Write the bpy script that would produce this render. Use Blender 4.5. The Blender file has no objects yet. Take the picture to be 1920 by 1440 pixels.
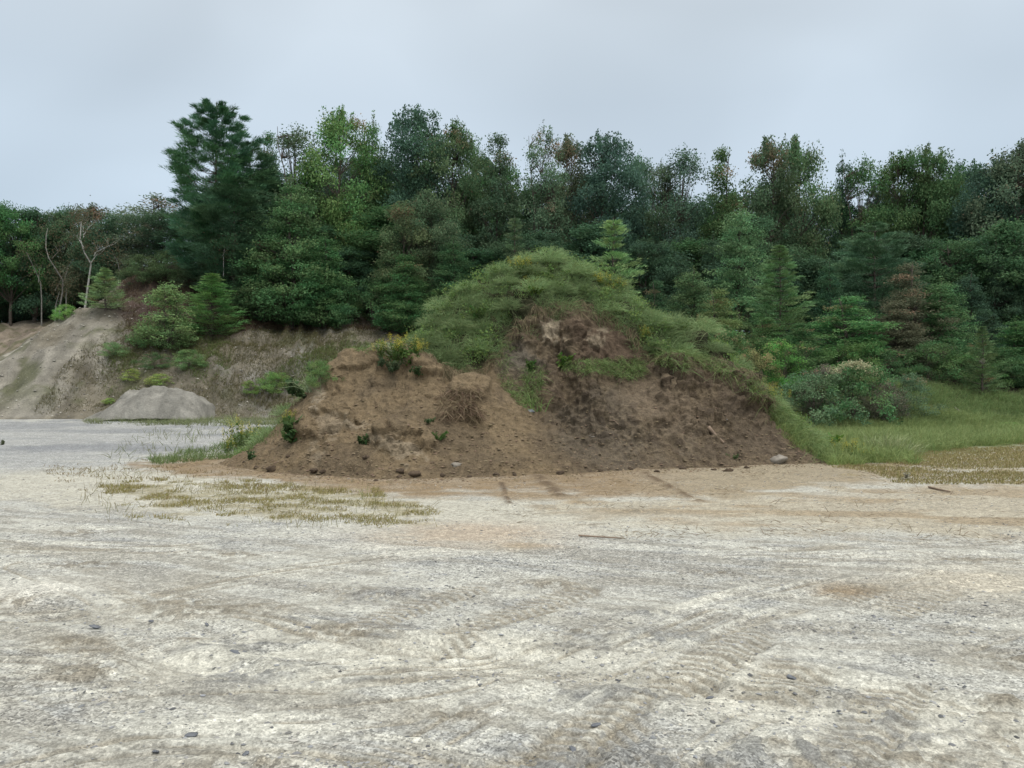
import bpy, math, random
import numpy as np
C = bpy.context.scene.collection
SC = bpy.context.scene
F, CX, CY, EYE = 1440.0, 960.0, 720.0, 1.6       # focal length and centre of the photograph in its pixels, eye height

# ------------------------------------------------------------------ noise
def _h(ix, iy, iz, seed):
    n = (ix.astype(np.int64) * 374761393 + iy.astype(np.int64) * 668265263 + iz * 2147483647 + seed * 1274126177) & 0xFFFFFFFF
    n = ((n ^ (n >> 13)) * 1274126177) & 0xFFFFFFFF
    n = (n ^ (n >> 16)) & 0xFFFFFFFF
    return n.astype(np.float64) / 4294967295.0
def vn2(x, y, seed=0):
    ix = np.floor(x); iy = np.floor(y); fx = x - ix; fy = y - iy
    fx = fx * fx * fx * (fx * (fx * 6 - 15) + 10); fy = fy * fy * fy * (fy * (fy * 6 - 15) + 10)
    z = 0
    a = _h(ix, iy, z, seed); b = _h(ix + 1, iy, z, seed); c = _h(ix, iy + 1, z, seed); d = _h(ix + 1, iy + 1, z, seed)
    return (a + (b - a) * fx) * (1 - fy) + (c + (d - c) * fx) * fy
def fbm(x, y, octs=4, seed=0, gain=.5):
    s = 0; a = 1; t = 0
    ca, sa = math.cos(.6), math.sin(.6)
    for o in range(octs):
        s = s + a * vn2(x, y, seed + o * 17); t += a; a *= gain
        x, y = (x * ca - y * sa) * 2.03 + 5.3, (x * sa + y * ca) * 2.03 - 3.1
    return s / t                                                   # 0..1 around .5
def ridged(x, y, octs=4, seed=0):
    s = 0; a = 1; t = 0
    for o in range(octs):
        s = s + a * (1 - np.abs(vn2(x, y, seed + o * 31) * 2 - 1)); t += a; a *= .5
        x = x * 2.07 + 1.7; y = y * 2.07 + 9.2
    return s / t
def sst(a, b, v):
    t = np.clip((v - a) / (b - a), 0, 1); return t * t * (3 - 2 * t)
def lerp(a, b, t): return a + (b - a) * t
def mixc(c, col, t):
    return c + (np.array(col)[None, :] - c) * np.clip(t, 0, 1)[:, None]

# ------------------------------------------------------------------ picture <-> place
def at(px, py, D): return ((px - CX) / F * D, D, EYE + (CY - py) / F * D)
def flat(px, py):
    D = EYE * F / (py - CY); return ((px - CX) / F * D, D)
def proj(x, y, z):
    yy = np.maximum(y, .3)
    return CX + F * x / yy, CY - F * (z - EYE) / yy
def polyd(px, py, poly):
    """signed distance to a polygon, positive inside"""
    P = np.array(poly, float); n = len(P)
    d = np.full(px.shape, 1e9); ins = np.zeros(px.shape, bool)
    for i in range(n):
        ax, ay = P[i]; bx, by = P[(i + 1) % n]
        ex, ey = bx - ax, by - ay
        t = np.clip(((px - ax) * ex + (py - ay) * ey) / (ex * ex + ey * ey + 1e-9), 0, 1)
        d = np.minimum(d, np.hypot(px - ax - t * ex, py - ay - t * ey))
        c = (ay > py) != (by > py)
        with np.errstate(divide='ignore', invalid='ignore'):
            xi = (bx - ax) * (py - ay) / (by - ay + 1e-12) + ax
        ins ^= c & (px < xi)
    return np.where(ins, d, -d)
def lined(x, y, pts):
    """signed offset from and arc length along a polyline"""
    P = np.array(pts, float); best = np.full(x.shape, 1e9); sg = np.zeros(x.shape); arc = np.zeros(x.shape); L = 0
    for i in range(len(P) - 1):
        ax, ay = P[i]; ex, ey = P[i + 1] - P[i]; l = math.hypot(ex, ey)
        t = np.clip(((x - ax) * ex + (y - ay) * ey) / (l * l), 0, 1)
        d = np.hypot(x - ax - t * ex, y - ay - t * ey)
        m = d < best
        best = np.where(m, d, best)
        sg = np.where(m, np.sign((x - ax) * ey - (y - ay) * ex), sg)
        arc = np.where(m, L + t * l, arc); L += l
    return best * sg, arc
class RBF:
    def __init__(s, pts, c=.3, lam=.02):
        P = np.array(pts, float); s.xy = P[:, :2]; n = len(P); s.c = c
        d = np.sqrt(((s.xy[:, None] - s.xy[None]) ** 2).sum(-1) + c * c)
        A = np.zeros((n + 3, n + 3)); A[:n, :n] = d - lam * np.eye(n)
        A[:n, n] = 1; A[:n, n + 1:] = s.xy; A[n, :n] = 1; A[n + 1:, :n] = s.xy.T
        s.w = np.linalg.solve(A, np.concatenate([P[:, 2], [0, 0, 0]]))
    def __call__(s, x, y):
        x = np.asarray(x, float); y = np.asarray(y, float)
        r = np.full(x.shape, s.w[-3]) + s.w[-2] * x + s.w[-1] * y
        for i, (a, b) in enumerate(s.xy): r = r + s.w[i] * np.sqrt((x - a) ** 2 + (y - b) ** 2 + s.c ** 2)
        return r

# ------------------------------------------------------------------ mesh building
def mesh(name, verts, quads=None, tris=None, col=None, smooth=True):
    me = bpy.data.meshes.new(name)
    verts = np.asarray(verts, np.float32)
    q = np.zeros((0, 4), np.int32) if quads is None or len(quads) == 0 else np.asarray(quads, np.int32)
    t = np.zeros((0, 3), np.int32) if tris is None or len(tris) == 0 else np.asarray(tris, np.int32)
    me.vertices.add(len(verts)); me.vertices.foreach_set('co', verts.ravel())
    nl = q.size + t.size
    me.loops.add(nl); me.loops.foreach_set('vertex_index', np.concatenate([q.ravel(), t.ravel()]))
    me.polygons.add(len(q) + len(t))
    st = np.concatenate([np.arange(len(q)) * 4, q.size + np.arange(len(t)) * 3]).astype(np.int32)
    me.polygons.foreach_set('loop_start', st)
    me.polygons.foreach_set('use_smooth', np.full(len(q) + len(t), smooth))
    me.update(calc_edges=True)
    if col is not None:
        col = np.asarray(col, np.float32)
        if col.shape[1] == 3: col = np.concatenate([col, np.ones((len(col), 1), np.float32)], 1)
        a = me.color_attributes.new('col', 'FLOAT_COLOR', 'POINT'); a.data.foreach_set('color', col.ravel())
    return me
class Acc:
    def __init__(s): s.v = []; s.q = []; s.t = []; s.c = []; s.n = 0
    def add(s, v, q=None, t=None, c=None):
        v = np.asarray(v, float)
        if q is not None and len(q): s.q.append(np.asarray(q) + s.n)
        if t is not None and len(t): s.t.append(np.asarray(t) + s.n)
        s.v.append(v); s.c.append(np.tile([[.5, 0, 0]], (len(v), 1)) if c is None else np.asarray(c, float)); s.n += len(v)
    def me(s, name, smooth=True):
        cat = lambda l: np.concatenate(l) if l else None
        return mesh(name, cat(s.v), cat(s.q), cat(s.t), cat(s.c), smooth)
def tube(acc, pts, rad, sides=6, c=None, cap=True):
    pts = np.asarray(pts, float); n = len(pts); rad = np.broadcast_to(rad, (n,))
    tg = np.gradient(pts, axis=0); tg /= np.linalg.norm(tg, axis=1)[:, None] + 1e-9
    ref = np.array([1., .13, .07]) if abs(tg[0][0]) < .8 else np.array([.1, 1., .07])
    u = np.cross(tg, ref); u /= np.linalg.norm(u, axis=1)[:, None] + 1e-9; w = np.cross(tg, u)
    a = np.arange(sides) / sides * 2 * math.pi
    v = pts[:, None] + rad[:, None, None] * (np.cos(a)[None, :, None] * u[:, None] + np.sin(a)[None, :, None] * w[:, None])
    i = np.arange(n - 1)[:, None] * sides; j = np.arange(sides)[None]; k = (j + 1) % sides
    q = np.stack([i + j, i + k, i + sides + k, i + sides + j], -1).reshape(-1, 4)
    v = v.reshape(-1, 3); t = None
    if cap:
        v = np.concatenate([v, pts[-1:] + tg[-1:] * rad[-1]]); e = (n - 1) * sides; t = np.stack([e + np.arange(sides), e + (np.arange(sides) + 1) % sides, np.full(sides, len(v) - 1)], -1)
    acc.add(v, q, t, None if c is None else np.tile([c], (len(v), 1)))
def nrm(v): return v / (np.linalg.norm(v, axis=-1, keepdims=True) + 1e-9)
def leaves(acc, P, size, rng, up=.3, c=None, aspect=.55, dirs=None):
    """little pointed leaves, four corners each"""
    n = len(P); a = nrm(rng.normal(size=(n, 3)) + np.array([0, 0, -.25])) if dirs is None else nrm(dirs + rng.normal(size=(n, 3)) * .35)
    nn = nrm(rng.normal(size=(n, 3)) + np.array([0, 0, up * 3])); b = nrm(np.cross(a, nn))
    s = np.broadcast_to(size, (n,))[:, None]
    fold = nrm(np.cross(a, b)) * s * .12
    v = np.stack([P, P + a * s * .5 + b * s * aspect * .5 + fold, P + a * s, P + a * s * .5 - b * s * aspect * .5 + fold], 1).reshape(-1, 3)
    q = np.arange(4 * n).reshape(n, 4)
    acc.add(v, q, None, None if c is None else np.repeat(c, 4, 0))
def blades(acc, R, D, L, W, droop, rng, c, tip=.3):
    """bent grass blades: root R, direction D, length L, width W"""
    n = len(R); D = nrm(D); L = np.broadcast_to(L, (n,))[:, None]; W = np.broadcast_to(W, (n,))[:, None]
    side = nrm(np.cross(D, rng.normal(size=(n, 3)))) * W * .5
    hz = D.copy(); hz[:, 2] = 0; hz = hz + rng.normal(size=(n, 3)) * [.25, .25, 0]
    dr = np.broadcast_to(droop, (n,))[:, None]
    m = R + D * L * .5 + hz * L * dr * .15 - np.array([0, 0, 1]) * L * dr * .04
    t = R + D * L * .95 + hz * L * dr * .5 - np.array([0, 0, 1]) * L * dr * .38
    v = np.stack([R - side, R + side, m - side * .8, m + side * .8, t], 1).reshape(-1, 3)
    b = np.arange(n)[:, None] * 5
    q = b + np.array([[0, 1, 3, 2]]); tr = b + np.array([[2, 3, 4]])
    cc = np.repeat(c[:, None], 5, 1).copy(); cc[:, 4, 1] = np.maximum(cc[:, 4, 1], tip); cc[:, 2:4, 1] = np.maximum(cc[:, 2:4, 1], tip * .35)
    acc.add(v, q, tr, cc.reshape(-1, 3))

# ------------------------------------------------------------------ materials
def newmat(name):
    m = bpy.data.materials.new(name); m.use_nodes = True; nt = m.node_tree; nt.nodes.clear()
    return m, nt, nt.nodes, nt.links
def N(nt, typ, **kw):
    n = nt.nodes.new(typ)
    for k, v in kw.items():
        if k == 'ins':
            for a, b in v.items(): n.inputs[a].default_value = b
        else: setattr(n, k, v)
    return n
def earth_mat(name, fine=(60, 14), amt=.35, bump=.6, dist=.01, rough=.95, speck=0.0, sscale=90):
    m, nt, nd, lk = newmat(name)
    out = N(nt, 'ShaderNodeOutputMaterial'); b = N(nt, 'ShaderNodeBsdfPrincipled', ins={'Roughness': rough, 'Specular IOR Level': .15})
    at_ = N(nt, 'ShaderNodeAttribute', attribute_name='col'); tc = N(nt, 'ShaderNodeTexCoord')
    n1 = N(nt, 'ShaderNodeTexNoise', ins={'Scale': fine[0], 'Detail': 4, 'Roughness': .65})
    n2 = N(nt, 'ShaderNodeTexNoise', ins={'Scale': fine[1], 'Detail': 5, 'Roughness': .6})
    for n in (n1, n2): lk.new(tc.outputs['Object'], n.inputs['Vector'])
    mr1 = N(nt, 'ShaderNodeMapRange', ins={'From Min': .25, 'From Max': .75, 'To Min': 1 - amt, 'To Max': 1 + amt})
    mr2 = N(nt, 'ShaderNodeMapRange', ins={'From Min': .25, 'From Max': .75, 'To Min': 1 - amt * .7, 'To Max': 1 + amt * .7})
    lk.new(n1.outputs['Fac'], mr1.inputs['Value']); lk.new(n2.outputs['Fac'], mr2.inputs['Value'])
    mu = N(nt, 'ShaderNodeMath', operation='MULTIPLY'); lk.new(mr1.outputs[0], mu.inputs[0]); lk.new(mr2.outputs[0], mu.inputs[1])
    vm = N(nt, 'ShaderNodeVectorMath', operation='SCALE'); lk.new(at_.outputs['Color'], vm.inputs[0]); lk.new(mu.outputs[0], vm.inputs['Scale'])
    colout = vm.outputs[0]; hgt = n1.outputs['Fac']
    if speck:
        vo = N(nt, 'ShaderNodeTexVoronoi', ins={'Scale': sscale, 'Randomness': 1}); lk.new(tc.outputs['Object'], vo.inputs['Vector'])
        sp = N(nt, 'ShaderNodeSeparateColor'); lk.new(vo.outputs['Color'], sp.inputs[0])
        mr3 = N(nt, 'ShaderNodeMapRange', ins={'From Min': 0, 'From Max': 1, 'To Min': 1 - speck, 'To Max': 1 + speck}); lk.new(sp.outputs[0], mr3.inputs['Value'])
        vb = N(nt, 'ShaderNodeTexVoronoi', ins={'Scale': sscale * .36, 'Randomness': 1}); lk.new(tc.outputs['Object'], vb.inputs['Vector']); sb = N(nt, 'ShaderNodeSeparateColor'); lk.new(vb.outputs['Color'], sb.inputs[0])
        mb = N(nt, 'ShaderNodeMapRange', ins={'From Min': 0, 'From Max': 1, 'To Min': .84, 'To Max': 1.16}); lk.new(sb.outputs[1], mb.inputs['Value'])
        # alpha channel of the colour says how gravelly the place is
        mx = N(nt, 'ShaderNodeMix', data_type='FLOAT'); mx.inputs[2].default_value = 1
        lk.new(at_.outputs['Alpha'], mx.inputs[0]); lk.new(mr3.outputs[0], mx.inputs[3])
        vm2 = N(nt, 'ShaderNodeVectorMath', operation='SCALE'); lk.new(colout, vm2.inputs[0]); mm = N(nt, 'ShaderNodeMath', operation='MULTIPLY'); lk.new(mx.outputs[0], mm.inputs[0]); lk.new(mb.outputs[0], mm.inputs[1]); lk.new(mm.outputs[0], vm2.inputs['Scale']); colout = vm2.outputs[0]
        ad = N(nt, 'ShaderNodeMath', operation='MULTIPLY_ADD'); lk.new(vo.outputs['Distance'], ad.inputs[0]); ad.inputs[1].default_value = -.5; lk.new(n1.outputs['Fac'], ad.inputs[2]); hgt = ad.outputs[0]
    lk.new(colout, b.inputs['Base Color'])
    ad2 = N(nt, 'ShaderNodeMath', operation='MULTIPLY_ADD'); lk.new(n2.outputs['Fac'], ad2.inputs[0]); ad2.inputs[1].default_value = 2.5; lk.new(hgt, ad2.inputs[2])
    bp = N(nt, 'ShaderNodeBump', ins={'Strength': bump, 'Distance': dist}); lk.new(ad2.outputs[0], bp.inputs['Height']); lk.new(bp.outputs[0], b.inputs['Normal'])
    lk.new(b.outputs[0], out.inputs[0]); return m
def leaf_mat(name, tipcol=(.50, .27, .19), trans=.38, vary=.45):
    """base colour = object's own colour, varied leaf by leaf (r) and turned towards tipcol (g)"""
    m, nt, nd, lk = newmat(name)
    out = N(nt, 'ShaderNodeOutputMaterial'); oi = N(nt, 'ShaderNodeObjectInfo'); a = N(nt, 'ShaderNodeAttribute', attribute_name='col')
    sp = N(nt, 'ShaderNodeSeparateColor'); lk.new(a.outputs['Color'], sp.inputs[0])
    mr = N(nt, 'ShaderNodeMapRange', ins={'To Min': 1 - vary, 'To Max': 1 + vary}); lk.new(sp.outputs[0], mr.inputs['Value'])
    hs = N(nt, 'ShaderNodeHueSaturation'); lk.new(oi.outputs['Color'], hs.inputs['Color']); lk.new(mr.outputs[0], hs.inputs['Value'])
    mh = N(nt, 'ShaderNodeMapRange', ins={'To Min': .53, 'To Max': .47}); lk.new(sp.outputs[2], mh.inputs['Value']); lk.new(mh.outputs[0], hs.inputs['Hue'])
    mx = N(nt, 'ShaderNodeMix', data_type='RGBA'); lk.new(sp.outputs[1], mx.inputs[0]); lk.new(hs.outputs[0], mx.inputs[6]); mx.inputs[7].default_value = (*tipcol, 1)
    d = N(nt, 'ShaderNodeBsdfPrincipled', ins={'Roughness': .6, 'Specular IOR Level': .12}); lk.new(mx.outputs[2], d.inputs['Base Color'])
    t = N(nt, 'ShaderNodeBsdfTranslucent'); lk.new(mx.outputs[2], t.inputs['Color'])
    ms = N(nt, 'ShaderNodeMixShader', ins={0: trans}); lk.new(d.outputs[0], ms.inputs[1]); lk.new(t.outputs[0], ms.inputs[2]); lk.new(ms.outputs[0], out.inputs[0])
    return m
def plain_mat(name, col, rough=.9, scale=8, amt=.35, col2=None, bump=.3):
    m, nt, nd, lk = newmat(name)
    out = N(nt, 'ShaderNodeOutputMaterial'); b = N(nt, 'ShaderNodeBsdfPrincipled', ins={'Roughness': rough, 'Specular IOR Level': .2}); tc = N(nt, 'ShaderNodeTexCoord')
    n = N(nt, 'ShaderNodeTexNoise', ins={'Scale': scale, 'Detail': 5, 'Roughness': .65}); lk.new(tc.outputs['Object'], n.inputs['Vector'])
    r = N(nt, 'ShaderNodeValToRGB'); lk.new(n.outputs['Fac'], r.inputs[0])
    c2 = col2 or tuple(c * (1 + amt) for c in col)
    r.color_ramp.elements[0].position = .35; r.color_ramp.elements[0].color = (*[c * (1 - amt) for c in col], 1)
    r.color_ramp.elements[1].position = .65; r.color_ramp.elements[1].color = (*c2, 1)
    lk.new(r.outputs[0], b.inputs['Base Color'])
    bp = N(nt, 'ShaderNodeBump', ins={'Strength': bump, 'Distance': .02}); lk.new(n.outputs['Fac'], bp.inputs['Height']); lk.new(bp.outputs[0], b.inputs['Normal'])
    lk.new(b.outputs[0], out.inputs[0]); return m
M_ground = earth_mat('gravel ground', (90, 14), .30, .7, .012, speck=.55, sscale=85)
M_mound = earth_mat('loose brown earth', (30, 8), .34, .9, .03)
M_hill = earth_mat('hillside earth', (14, 2.2), .28, .6, .06)
M_leaf = leaf_mat('leaves'); M_needle = leaf_mat('needles', (.30, .14, .09), .12, .4)
M_grass = leaf_mat('grass', (.36, .42, .22), .3, .4)
M_dry = leaf_mat('dry grass', (.30, .24, .13), .25, .4)
M_flower = leaf_mat('yellow flowers', (.62, .52, .06), .2, .2)
M_bark = plain_mat('grey brown bark', (.085, .07, .058), .95, 6, .4)
M_birch = plain_mat('white bark', (.30, .295, .27), .8, 5, .45)
M_dead = plain_mat('dead twig', (.20, .15, .11), .95, 8, .3)
M_stone = plain_mat('grey slate stone', (.13, .138, .15), .8, 6, .35)
M_pale = plain_mat('pale stone', (.21, .19, .16), .85, 5, .25)
M_clod = plain_mat('brown clod', (.075, .055, .038), .98, 7, .35, bump=.6)
M_root = leaf_mat('roots', (.20, .15, .095), .05, .35)

# ------------------------------------------------------------------ objects
def obj(name, me, mat=None, parent=None, color=None):
    if mat is not None and len(me.materials) == 0: me.materials.append(mat)
    o = bpy.data.objects.new(name, me); C.objects.link(o)
    if parent: o.parent = parent
    if color: o.color = (*color, 1)
    return o
def tag(o, label=None, cat=None, group=None, kind=None):
    if label: o['label'] = label
    if cat: o['category'] = cat
    if group: o['group'] = group
    if kind: o['kind'] = kind
    return o
def thing(name, label, cat, loc, rz=0, sc=(1, 1, 1), group=None):
    o = bpy.data.objects.new(name, None); C.objects.link(o); o.empty_display_size = .2
    o.location = loc; o.rotation_euler = (0, 0, rz); o.scale = sc
    return tag(o, label, cat, group)

# ------------------------------------------------------------------ the lie of the land
def Z(px, py, D): x, y, z = at(px, py, D); return (x, y, z)
hp = []
for px, D in ((-500, 37), (-200, 35.5), (0, 35), (100, 35), (200, 35), (300, 35), (400, 35), (500, 35), (600, 34), (750, 33), (900, 32), (1100, 31), (1250, 29.5), (1400, 26.5), (1520, 24.6), (1700, 24.5), (1900, 25.5), (2100, 26), (2500, 27)):
    x = (px - CX) / F * D; hp += [(x, D, 0), (x * .93, D - 2.5, -.45), (x * .8, D - 7, -1.2)]
hp += [Z(*a) for a in ((-500, 740, 42), (-200, 730, 39), (-200, 650, 55), (0, 675, 40.5), (0, 730, 37.5), (0, 652, 52), (0, 611, 60), (60, 645, 41), (110, 612, 42), (90, 700, 38), (170, 576, 43), (215, 590, 44), (200, 690, 38.5),
    (230, 535, 48), (280, 503, 50.5), (350, 494, 50.5), (300, 640, 41.5), (300, 720, 37), (400, 640, 42), (400, 720, 37.2), (430, 520, 50), (330, 560, 46.5), (480, 575, 47), (560, 600, 46), (650, 602, 46.5), (720, 605, 46), (450, 690, 38.8), (550, 680, 39.5), (550, 730, 37), (650, 650, 42), (650, 730, 36), (800, 610, 44))]
hp += [((px - CX) / F * D, D, z) for px, D, z in ((60, 46, 2.7), (-60, 45, 2.0), (110, 47, 3.9), (170, 47, 5.0), (150, 60, 6.2), (0, 75, 7), (300, 60, 9), (450, 60, 9), (700, 60, 7.6), (1000, 45, 4.6), (1000, 38, 2.6), (1000, 60, 6.5), (1200, 36, 2.3), (1200, 45, 3.8), (1300, 32, 1.5),
    (1400, 29, 1.3), (1400, 34, 2.5), (1300, 60, 5), (1600, 27, .6), (1600, 30, 1.6), (1600, 36, 2.4), (1600, 60, 4.2), (1900, 28, .5), (1900, 31, 1.1), (1900, 36, 1.9), (1900, 60, 3.8), (2200, 36, 1.9), (2200, 60, 3.5), (0, 110, 7), (960, 110, 7), (1900, 110, 4), (2500, 60, 3.5), (-500, 60, 5))]
hillf = RBF(hp, 1.2, .4)
def hill_z(x, y):
    h = hillf(x, y); px, _ = proj(x, y, 0 * x)
    k = sst(-.1, 1.2, h)
    d = (fbm(x * .35, y * .35, 3, 5) - .5) * 1.0 + (fbm(x * 1.1, y * 1.1, 4, 8) - .5) * .42
    # rain gullies running down the left face
    gl = (ridged(x * 1.3 + y * .3, y * .14, 3, 12) - .5) * .55 * sst(-2, -8, x) + (ridged(x * 3.1 + y * .5, y * .4, 3, 13) - .5) * .22 * sst(-2, -8, x)
    return h + (d + gl) * k
mp = []
MT = [(415, 869), (480, 880), (560, 888), (650, 893), (720, 898), (850, 894), (1000, 890), (1100, 886), (1200, 881), (1300, 877), (1400, 873), (1480, 870), (1550, 868)]
for a, b in MT:
    x, y = flat(a, b); mp += [(x, y, .02), (x * 1.02, y - .6, -.22), (x * 1.02, y - 2.5, -1.0)]
mp += [Z(*a) for a in ((455, 852, 15.6), (490, 832, 15.5), (540, 785, 15.8), (585, 730, 16.0), (612, 692, 16.1), (650, 668, 16.1), (700, 662, 16.0), (750, 672, 16.2), (775, 676, 15.8), (800, 690, 16.0),
    (620, 720, 15.65), (690, 700, 15.7), (740, 716, 15.45), (700, 735, 15.3), (730, 742, 14.95), (640, 755, 15.1), (660, 800, 14.45), (600, 783, 14.75), (560, 800, 14.9), (580, 835, 14.2), (520, 850, 14.7), (625, 800, 14.3), (630, 850, 13.85),
    (700, 822, 13.95), (760, 820, 13.95), (790, 835, 13.8), (690, 855, 13.55), (740, 865, 13.4), (800, 780, 14.5), (840, 850, 13.8),
    (830, 725, 15.7), (880, 716, 15.45), (925, 730, 15.4), (960, 765, 15.1), (870, 770, 14.8), (900, 800, 14.5), (1000, 825, 14.5), (1060, 862, 14.0), (930, 850, 13.85),
    (950, 735, 16.2), (1000, 780, 15.6), (1030, 720, 16.3), (1050, 692, 16.6), (1120, 690, 16.65), (1200, 695, 16.7), (1050, 678, 16.95), (1120, 676, 17.0), (1190, 680, 17.0), (1100, 730, 16.1), (1100, 780, 15.6), (1150, 820, 15.1), (1100, 850, 14.5), (1240, 745, 16.1), (1250, 800, 15.4),
    (1260, 686, 17.0), (1310, 688, 17.15), (1350, 702, 17.15), (1390, 738, 17.0), (1350, 750, 16.4), (1430, 790, 16.6), (1490, 835, 16.2), (1350, 810, 15.5), (1300, 845, 14.95), (1420, 845, 15.5),
    (1000, 612, 17.2), (960, 650, 17.0), (1000, 650, 16.9), (1060, 592, 17.4), (1120, 600, 17.4), (1170, 625, 17.3), (1180, 660, 17.1), (1070, 640, 17.1), (970, 700, 16.6),
    (1040, 497, 19.2), (1000, 502, 19.0), (960, 511, 18.9), (900, 529, 18.6), (850, 560, 18.3), (808, 604, 17.9), (785, 640, 17.3), (1100, 510, 19.1), (1150, 533, 18.8), (1200, 588, 18.3), (1250, 618, 18.0), (1290, 634, 18.0), (1340, 672, 18.0), (1400, 718, 17.9), (1450, 768, 17.7),
    (850, 640, 17.1), (900, 595, 17.6), (950, 560, 17.9), (1020, 545, 18.1), (1100, 560, 18.0), (870, 705, 16.4), (910, 680, 16.8))]
for (px, py, D) in ((500, 842, 16.2), (560, 760, 16.6), (620, 692, 16.6), (700, 672, 16.6), (790, 650, 17.5), (850, 560, 18.3), (960, 511, 18.9), (1040, 497, 19.2), (1150, 533, 18.8), (1250, 618, 18.0), (1340, 672, 18.0), (1450, 768, 17.7), (1520, 840, 17.0)):
    x, y, z = at(px, py, D); mp += [(x, y + 1.6, max(z, .3) * .78), (x, y + 4, max(z, .3) * .28 - .15), (x, y + 6, -.6)]
mp += [(x, y, -1.2) for x, y in ((-8, 15), (-8, 20), (-6, 24), (0, 26.5), (6, 25), (9.5, 20), (9.5, 15), (9, 13), (-7, 12.5), (0, 27))] + [(-6.0, 16.6, -.2), (7.2, 16.5, -.25)]
moundf = RBF(mp, .22, .05)
def mound_z(x, y):
    h = moundf(x, y); k = sst(-.1, .5, h)
    return h + k * ((fbm(x * 1.3, y * 1.3, 3, 21) - .5) * .22 + (ridged(x * 1.9, y * .9, 3, 22) - .5) * .14)
TR = [  # tread marks: points in the photograph, width, depth, pitch
    ([(980, 1460), (1100, 1385), (1230, 1310), (1330, 1240), (1420, 1185), (1500, 1145), (1640, 1100)], .36, .012, .09),
    ([(1240, 1460), (1330, 1395), (1420, 1330), (1520, 1235), (1620, 1170), (1760, 1110)], .36, .010, .09),
    ([(540, 1250), (620, 1205), (700, 1165), (780, 1135), (900, 1100)], .3, .008, .085),
    ([(760, 1230), (860, 1190), (960, 1150), (1100, 1105)], .3, .008, .085),
    ([(1560, 1460), (1640, 1350), (1700, 1270)], .3, .006, .085)]
TR = [([flat(*p) for p in a], w, d, q) for a, w, d, q in TR]
RUT = [([(-150, 1125), (100, 1150), (350, 1182), (600, 1208), (900, 1228), (1200, 1262), (1500, 1325), (1920, 1395), (2300, 1450)], .26),
       ([(-100, 1180), (150, 1205), (330, 1232), (440, 1262), (600, 1290)], .16),
       ([(700, 1215), (950, 1205), (1200, 1230), (1450, 1262), (1700, 1305), (2050, 1370)], .16),
       ([(300, 1260), (500, 1235), (700, 1230), (1000, 1240), (1300, 1290), (1600, 1370), (1800, 1440)], .22)]
RUT = [([flat(*p) for p in a], w) for a, w in RUT]
PASS = [([(-200, 1330), (200, 1290), (600, 1270), (1000, 1225), (1400, 1120), (1700, 1040)], .20), ([(-100, 1400), (300, 1370), (800, 1330), (1200, 1240), (1600, 1130), (2000, 1060)], .22),
        ([(-100, 1165), (120, 1150), (350, 1100), (600, 1060), (900, 1030)], .25), ([(-100, 1250), (200, 1262), (420, 1262), (650, 1230), (900, 1180), (1300, 1080)], .18),
        ([(250, 1180), (450, 1150), (640, 1190), (900, 1210)], .14), ([(60, 1060), (200, 1110), (260, 1140), (300, 1200)], .25), ([(1000, 1460), (1150, 1330), (1400, 1200), (1750, 1080)], .2),
        ([(700, 1460), (900, 1340), (1100, 1250), (1350, 1150)], .2), ([(1300, 1440), (1500, 1300), (1800, 1200), (2100, 1130)], .2), ([(900, 1100), (1300, 1060), (1900, 1050)], .3), ([(1000, 1230), (1300, 1240), (1600, 1290), (2100, 1390)], .16),
        ([(-100, 1020), (300, 1030), (700, 1010), (1200, 1040), (1900, 1020)], .3), ([(1700, 1460), (1760, 1300), (1900, 1200)], .2), ([(0, 1460), (250, 1400), (600, 1400), (900, 1460)], .2)]
PASS = [([flat(*p) for p in a], w) for a, w in PASS]
def smooth_line(pts, n=6):
    P = np.array(pts, float); k = len(P); t = np.linspace(0, k - 1, (k - 1) * n + 1); i = np.clip(t.astype(int), 0, k - 2); f = (t - i)[:, None]
    a, b, c, d = P[np.clip(i - 1, 0, k - 1)], P[i], P[i + 1], P[np.clip(i + 2, 0, k - 1)]
    return .5 * (2 * b + (c - a) * f + (2 * a - 5 * b + 4 * c - d) * f * f + (3 * b - a - 3 * c + d) * f ** 3)
PASS = [(smooth_line(a, 3), w) for a, w in PASS]; RUT = [(smooth_line(a, 3), w) for a, w in RUT]; TR = [(smooth_line(a, 3), w, d, q) for a, w, d, q in TR]
_pc = {}
def passes(x, y):
    key = (len(x), float(x[0]), float(x[-1]))
    if key in _pc: return _pc[key]
    near = (y > 2) & (y < 14) & (np.abs(x) < 12); X = x[near]; Y = y[near]; T = np.zeros(len(X)); M_ = np.zeros(len(X))
    for i, (pts, w) in enumerate(PASS):
        d, s = lined(X, Y, pts); m = sst(w * 1.15, w * .85, np.abs(d)) * sst(.40, .58, fbm(s * .6 + i * 7, d * 2, 3, 140 + i) + .05); st = fbm(d * 17 + i * 3.1, s * .8, 3, 150 + i) - .5 + .25 * np.exp(-((np.abs(d) - w) / .03) ** 2)
        T = T * (1 - m) + st * m; M_ = np.maximum(M_, m)
    a = np.zeros(len(x)); b = np.zeros(len(x)); a[near] = T; b[near] = M_; _pc[key] = (a, b); return a, b
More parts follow.
